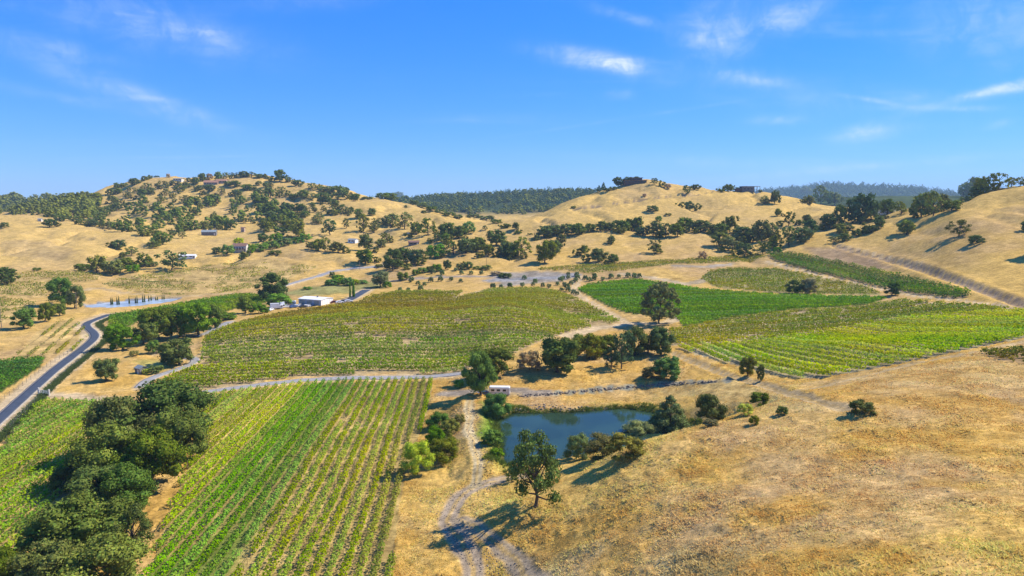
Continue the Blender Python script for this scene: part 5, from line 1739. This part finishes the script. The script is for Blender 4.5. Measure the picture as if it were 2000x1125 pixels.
# flat roofed barn with an open bay
Pb = hit(1462, 371)
ob = root_at('open_barn', Pb, radians(4), 'flat roofed grey barn with open bay on the hill crest', 'barn')
box('wall', M['grey_wall'], ob, -9, 5, -4, 4, -2, 4.6)
box('roof', M['grey_roof'], ob, -9.4, 12, -4.6, 4.6, 4.61, 5.1)
for x in (8.4, 11.4):
    for y in (-4.0, 4.0):
        box('post', M['wood'], ob, x - .15, x + .15, y - .15, y + .15, -2, 4.6)
box('lean_to', M['dark_wall'], ob, -15, -9.02, -3, 3, -2, 2.6)
windows(ob, 3, -8, 4, 1.5, 2.9, -4.03)
# white mobile home in the gully
Pm = hit(1729, 418)
mh = root_at('mobile_home', Pm, radians(2), 'long white mobile home under the right gully trees', 'mobile home')
box('wall', M['white_metal'], mh, -6.4, 6.4, -1.9, 1.9, -.6, 2.7)
box('roof', M['grey_roof'], mh, -6.6, 6.6, -2.1, 2.1, 2.71, 2.95)
windows(mh, 5, -6, 5, 1.2, 2.0, -1.93)
box('door', M['blue_grey'], mh, 5.1, 5.9, -1.96, -1.905, -.3, 1.9)
# pale box on the left slope
gabled('shed', hit(79, 432), radians(0), 4.0, 3.0, 2.2, 2.8, M['cream'], M['grey_roof'], 'tiny pale shed on the top edge of the left slope', 0, 1)


# ------------------------------------------------------------------ vehicles
def wheels(o, xs, half, rad):
    for x in xs:
        for s in (-1, 1):
            bm = bmesh.new()
            bmesh.ops.create_cone(bm, segments=14, radius1=rad, radius2=rad, depth=.22, cap_ends=True)
            w = bm_obj('wheel', bm, M['tyre'], o)
            w.rotation_euler = (pi / 2, 0, 0)
            w.location = (x, s * half, rad)
            bm = bmesh.new()
            bmesh.ops.create_cone(bm, segments=10, radius1=rad * .6, radius2=rad * .55, depth=.24, cap_ends=True)
            bm_obj('rim', bm, M['rim'], w)


def car(P, rot, paint, label, kind='car', group=None):
    o = root_at('parked_' + kind, P, rot, label, kind, group)
    if kind == 'car':
        bm = bmesh.new()
        prof = [(-2.2, .35), (2.2, .35), (2.25, .75), (1.25, .95), (.55, 1.45), (-1.1, 1.48), (-1.9, 1.02), (-2.25, .95)]
        a = [bm.verts.new((x, -.86 + (.14 if z > 1.2 else 0), z)) for x, z in prof]
        b = [bm.verts.new((x, .86 - (.14 if z > 1.2 else 0), z)) for x, z in prof]
        n = len(prof)
        bm.faces.new(a)
        bm.faces.new(b[::-1])
        for i in range(n):
            bm.faces.new((a[i], b[i], b[(i + 1) % n], a[(i + 1) % n]))
        bmesh.ops.bevel(bm, geom=bm.edges[:], offset=.05, segments=2, affect='EDGES')
        bm_obj('body', bm, paint, o)
        for s in (-1, 1):
            box('side_window', M['glass'], o, -1.2, .55, s * .80 - .03, s * .80 + .03, 1.02, 1.36)
        w = box('windscreen', M['glass'], o, .62, .68, -.66, .66, .98, 1.42)
        wheels(o, (-1.35, 1.35), .8, .33)
        for s in (-1, 1):
            box('headlight', M['rim'], o, 2.2, 2.27, s * .62 - .14, s * .62 + .14, .62, .76)
    elif kind == 'truck':
        box('cargo_box', paint, o, -3.4, 1.3, -1.15, 1.15, .8, 3.3, bev=.05)
        cab = box('cab', paint, o, 1.36, 3.1, -1.0, 1.0, .5, 2.3, bev=.14)
        box('windscreen', M['glass'], o, 3.08, 3.13, -.8, .8, 1.45, 2.1)
        for s in (-1, 1):
            box('side_window', M['glass'], o, 1.9, 2.8, s * 1.0 - .02, s * 1.0 + .03, 1.45, 2.05)
        box('chassis', M['car_dark'], o, -3.3, 2.9, -.5, .5, .42, .78)
        wheels(o, (-2.2, 2.2), .9, .45)
    else:
        box('body', paint, o, -3.1, 3.1, -1.15, 1.15, .55, 2.75, bev=.16)
        box('stripe', M['car_grey'], o, -2.9, 2.9, -1.175, -1.155, 1.0, 1.2)
        for x in (-2.0, -.3, 1.5):
            box('window', M['glass'], o, x - .5, x + .5, -1.18, -1.155, 1.5, 2.15)
        box('window', M['glass'], o, 3.09, 3.13, -.7, .7, 1.5, 2.2)
        box('door', M['cream'], o, 2.2, 2.8, -1.185, -1.155, .7, 2.3)
        box('hitch', M['car_dark'], o, 3.1, 4.2, -.08, .08, .5, .62)
        wheels(o, (-.5, .5), .98, .36)
    return o


YARD = [(541, 604, 20, 'truck', 'car_white', 'white box truck at the left end of the warehouse yard'), (551, 601, -60, 'truck', 'car_white', 'tall white box truck second from the left in yard'),
        (560, 601, 30, 'car', 'car_white', 'white car right of the tall box truck'), (567, 597, 10, 'trailer', 'car_white', 'white travel trailer behind the cars in the yard'),
        (573, 601, 55, 'car', 'car_blue', 'blue car in the middle of the yard'), (580, 600, 30, 'car', 'car_white', 'white car in front of the blue shaded warehouse front'),
        (587, 598, 70, 'car', 'car_grey', 'silver car by the warehouse left corner'), (592, 601, 40, 'car', 'car_dark', 'dark car before the warehouse front'),
        (599, 600, 35, 'car', 'car_white', 'white car third from right before the warehouse'), (606, 599, 50, 'car', 'car_grey', 'silver car near the warehouse middle'),
        (654, 592, 15, 'car', 'red', 'dark red car beside the driveway'), (664, 592, 25, 'car', 'car_white', 'white car at the left side of the driveway'),
        (672, 590, 25, 'car', 'car_dark', 'dark car between the two white driveway cars'), (681, 590, 20, 'car', 'car_white', 'white car nearest the poplars on the driveway'),
        (529, 607, 80, 'car', 'car_white', 'white car half hidden at the far left of yard')]
for (u, v, a, k, pm, lb) in YARD:
    car(hit(u, v), radians(a), M[pm], lb, k, 'vehicles in the warehouse yard')
car(hit(976, 772), radians(-4), M['car_white'], 'white travel trailer parked under the dark tree by pond', 'trailer')
car(hit(948, 773), radians(10), M['car_blue'], 'blue car in the shade left of the white trailer', 'car')
car(hit(800, 457), radians(20), M['car_white'], 'pale car on the yard among the valley oaks', 'car')


# ------------------------------------------------------------------ poles, fence, gate
def pole(u, v, hp, label):
    P = hit(u, v)
    h = max(7.5, metres(P, hp))
    o = root_at('utility_pole', P, random.uniform(-.5, .5), label, 'utility pole', 'utility poles')
    v_, f_ = tube([[0, 0, -.6], [0, 0, h * .5], [0, 0, h]], [.16, .14, .11], 8)
    link('pole', new_mesh('pole', v_, f_, M['wood'], True), o)
    arm = box('crossarm', M['wood'], o, -1.1, 1.1, -.06, .06, h - .75, h - .6)
    for x in (-.95, -.35, .35, .95):
        box('insulator', M['cream'], arm, x - .04, x + .04, -.04, .04, h - .598, h - .44)
    return np.array([P[0], P[1], P[2] + h - .4])


pa = pole(3, 640, 62, 'wooden utility pole at the left picture edge')
pb = pole(150, 604, 34, 'wooden utility pole beside the tall left tree cluster')
pole(703, 528, 22, 'thin utility pole beside the lane on the golden slope')
pole(950, 517, 20, 'thin utility pole above the orchard bank')
tt = np.linspace(0, 1, 14)
wl = pa[None] * (1 - tt[:, None]) + pb[None] * tt[:, None]
wl[:, 2] -= 2.2 * 4 * tt * (1 - tt) * .6
v_, f_ = tube(wl, np.full(14, .03), 4)
tag(link('power_line', new_mesh('power_line', v_, f_, M['car_dark'])), 'thin power line hanging between the two left poles', 'power line')


def fence(pts, label, step=4.0, ht=1.5):
    ln = smooth_line(trace(pts, 25)[:, :2], 1)
    seg = np.concatenate([[0], np.cumsum(np.hypot(*np.diff(ln, axis=0).T))])
    s = np.arange(0, seg[-1], step)
    x, y = np.interp(s, seg, ln[:, 0]), np.interp(s, seg, ln[:, 1])
    z = H(x, y)
    o = root_at('wire_fence', (x[0], y[0], z[0]), 0, label, 'fence')
    v_, f_ = tube([[0, 0, -.3], [0, 0, ht * .5], [0, 0, ht]], [.055, .05, .045], 6)
    me = new_mesh('post', v_, f_, M['wood'], True)
    for a, b, c in zip(x, y, z):
        p = link('post', me, o)
        p.location = (a - x[0], b - y[0], c - z[0])
        p.scale = (1, 1, random.uniform(.9, 1.1))
    for hh_ in (.5, .95, 1.38):
        v_, f_ = tube(np.stack([x - x[0], y - y[0], z - z[0] + hh_], 1), np.full(len(x), .012), 3)
        link('wire', new_mesh('wire', v_, f_, M['rim']), o)


fence([(-20, 800), (40, 757), (100, 711), (145, 684)], 'wire fence of thin posts left of the paved road')
fence([(20, 838), (62, 793), (76, 778)], 'short wire fence right of the paved road before the gate', 3.0)
fence([(100, 752), (135, 722), (175, 690), (192, 672)], 'wire fence right of the paved road beyond the gate', 4.0)
Pg = hit(86, 771)
g = root_at('farm_gate', Pg, radians(-25), 'pale metal farm gate between concrete posts beside the road', 'gate')
for x in (-2.6, 2.6):
    box('gate_post', M['concrete'], g, x - .22, x + .22, -.22, .22, -.5, 2.0, bev=.03)
for i in range(5):
    box('rail', M['white_metal'], g, -2.36, 2.36, -.025, .025, .3 + i * .27, .36 + i * .27)
for x in (-2.3, 0, 2.3):
    box('upright', M['white_metal'], g, x - .03, x + .03, -.056, -.027, .22, 1.5)


# ------------------------------------------------------------------ uncountable small stuff
def scatter_rocks(poly_px, n, smin, smax, label, seed):
    r = np.random.default_rng(seed)
    sv, sf = SPH[0]
    vs, fs, k = [], [], 0
    pts = spots_px(poly_px, n, seed)
    for (x, y) in pts:
        s = r.uniform(smin, smax)
        v = sv * (1 + .28 * r.normal(size=(len(sv), 1))) * np.array([1, r.uniform(.7, 1.2), .7]) * s
        vs.append(v + np.array([x, y, float(H(x, y)) + s * .15]))
        fs.append(tri_split(sf) + k)
        k += len(sv)
    tag(link('rocks', new_mesh('rocks', np.concatenate(vs), np.concatenate(fs), M['rock'])), label, 'rocks', kind='stuff')


scatter_rocks([(1000, 790), (1060, 789), (1130, 793), (1190, 798), (1190, 803), (1100, 803), (1000, 804)], 130, .12, .4, 'dark riprap stones along the far pond bank', 41)
scatter_rocks([(1010, 771), (1100, 765), (1200, 756), (1300, 748), (1400, 744), (1400, 747), (1200, 761), (1100, 770), (1010, 776)], 300, .12, .4, 'grey stones along the terrace edge above the pond', 42)
scatter_rocks([(905, 800), (930, 790), (940, 840), (965, 905), (940, 915), (915, 870)], 300, .06, .2, 'loose stones on the levee beside the pond', 43)
scatter_rocks([(815, 975), (880, 955), (960, 935), (985, 960), (900, 1000), (930, 1060), (1040, 1115), (960, 1140), (900, 1090), (860, 1020)], 500, .05, .16, 'rubble and gravel on the dirt track', 44)


def blades(pts, h, w, col, r, per=3):
    """tufts of narrow blades: one triangle each"""
    n = len(pts)
    z = H(pts[:, 0], pts[:, 1])
    P = np.repeat(np.concatenate([pts, z[:, None] - .03], 1), per, 0)
    P[:, :2] += r.normal(size=(n * per, 2)) * .10
    a = r.uniform(0, 2 * pi, n * per)
    t = np.stack([np.cos(a), np.sin(a), 0 * a], 1)
    hh_ = np.repeat(h, per) * r.uniform(.6, 1.3, n * per)
    lean = np.stack([r.normal(size=n * per) * .8, r.normal(size=n * per) * .8, np.ones(n * per)], 1) * hh_[:, None]
    ww = (np.repeat(w, per) * r.uniform(.7, 1.3, n * per))[:, None]
    v = np.stack([P - t * ww, P + t * ww, P + lean], 1).reshape(-1, 3)
    return v, np.arange(3 * n * per).reshape(-1, 3), np.repeat(np.repeat(col, per, 0) * r.uniform(.86, 1.18, (n * per, 1)), 3, 0)


def dry_grass():
    r = np.random.default_rng(51)
    n = 240000
    a = r.uniform(-.30, .70, n)
    d = np.exp(r.uniform(math.log(54), math.log(250), n))
    x, y = d * np.sin(a), d * np.cos(a)
    keep = (grid_sample(GWILD, x, y) > .75) & (signed(POND, x, y) > 1.5)
    keep &= r.uniform(0, 1, n) < np.clip(.66 + .7 * fbm(x, y, 5, 3), .2, 1)
    x, y, d = x[keep], y[keep], d[keep]
    c = np.stack([grid_sample(GC[..., k], x, y) for k in range(3)], 1) * 1.75
    c = c * (1 + r.normal(size=c.shape) * .025) * np.array((1.03, .97, .95))
    tall = np.clip(.20 + .26 * fbm(x, y, 6, 3), .09, .5)
    v, f, cc = blades(np.stack([x, y], 1), tall, .06 + d * .0005, c, r, 2)
    tag(link('dry_grass', new_mesh('dry_grass', v, f, M['straw'], False, np.clip(cc, .02, .75))), 'dry golden grass tufts covering the foreground slope', 'grass', kind='stuff')
    # reeds and green weeds at the water edge
    n = 26000
    x, y = r.uniform(-16, 52, n), r.uniform(138, 200, n)
    s = signed(POND, x, y)
    k = (s > -.6) & (s < np.clip(2.2 + 3.2 * fbm(x, y, 9, 2), .6, 4.5))
    x, y = x[k], y[k]
    col = np.array((.13, .20, .035)) * (1 + .5 * fbm(x, y, 4, 2)[:, None]) + np.array((.10, .06, .0)) * np.clip(fbm(x + 9, y, 6, 2), 0, 1)[:, None]
    v, f, cc = blades(np.stack([x, y], 1), np.full(len(x), .8), np.full(len(x), .09), col, r, 4)
    tag(link('reeds', new_mesh('reeds', v, f, M['vine'], False, np.clip(cc, .01, .5))), 'green reeds and weeds fringing the pond', 'reeds', kind='stuff')
    # weeds along the vineyard margins and road verges
    pts = []
    for ln, off, wd in ((ROAD_LINE, 4.6, 1.0), (ROAD_LINE, 5.6, .8)):
        t_ = np.gradient(ln, axis=0)
        t_ /= np.hypot(*t_.T)[:, None]
        m = r.integers(0, len(ln), 3500)
        q = ln[m] + np.stack([t_[m][:, 1], -t_[m][:, 0]], 1) * (off + r.normal(size=(3500, 1)) * wd * .5)
        pts.append(q)
    pts = np.concatenate(pts)
    col = np.tile((.10, .16, .035), (len(pts), 1))
    v, f, cc = blades(pts, np.full(len(pts), .65), np.full(len(pts), .12), col, r, 3)
    tag(link('verge_weeds', new_mesh('verge_weeds', v, f, M['vine'], False, np.clip(cc, .01, .5))), 'green weeds along the verge of the paved road', 'weeds', kind='stuff')


M['straw'] = leaf_material('straw', .42, False)
dry_grass()

# ------------------------------------------------------------------ haze: even pale air round everything
HZ = 9300.0
HAZE_DENSITY = 9.5e-5
bm = bmesh.new()
bm_box(bm, -HZ, HZ, -HZ, HZ, float(GH.min()) - 2.0, max(float(GH.max()) + 80.0, 330.0))
hz = bpy.data.materials.new('haze')
hz.use_nodes = True
t = NT(hz.node_tree)
vol = t.n('ShaderNodeVolumePrincipled')
vol.inputs['Color'].default_value = (.56, .81, 1.0, 1)
vol.inputs['Density'].default_value = HAZE_DENSITY
vol.inputs['Anisotropy'].default_value = 0.0
out = t.n('ShaderNodeOutputMaterial')
t.put(out.inputs['Volume'], vol.outputs[0])
ho = bm_obj('haze', bm, hz)
tag(ho, 'thin pale blue haze in the air over the hills', 'haze', kind='stuff')
tri = sum(len(m_.polygons) * 2 if len(m_.polygons) and m_.polygons[0].loop_total == 4 else len(m_.polygons) for m_ in bpy.data.meshes)
print('TRIANGLES about', tri)
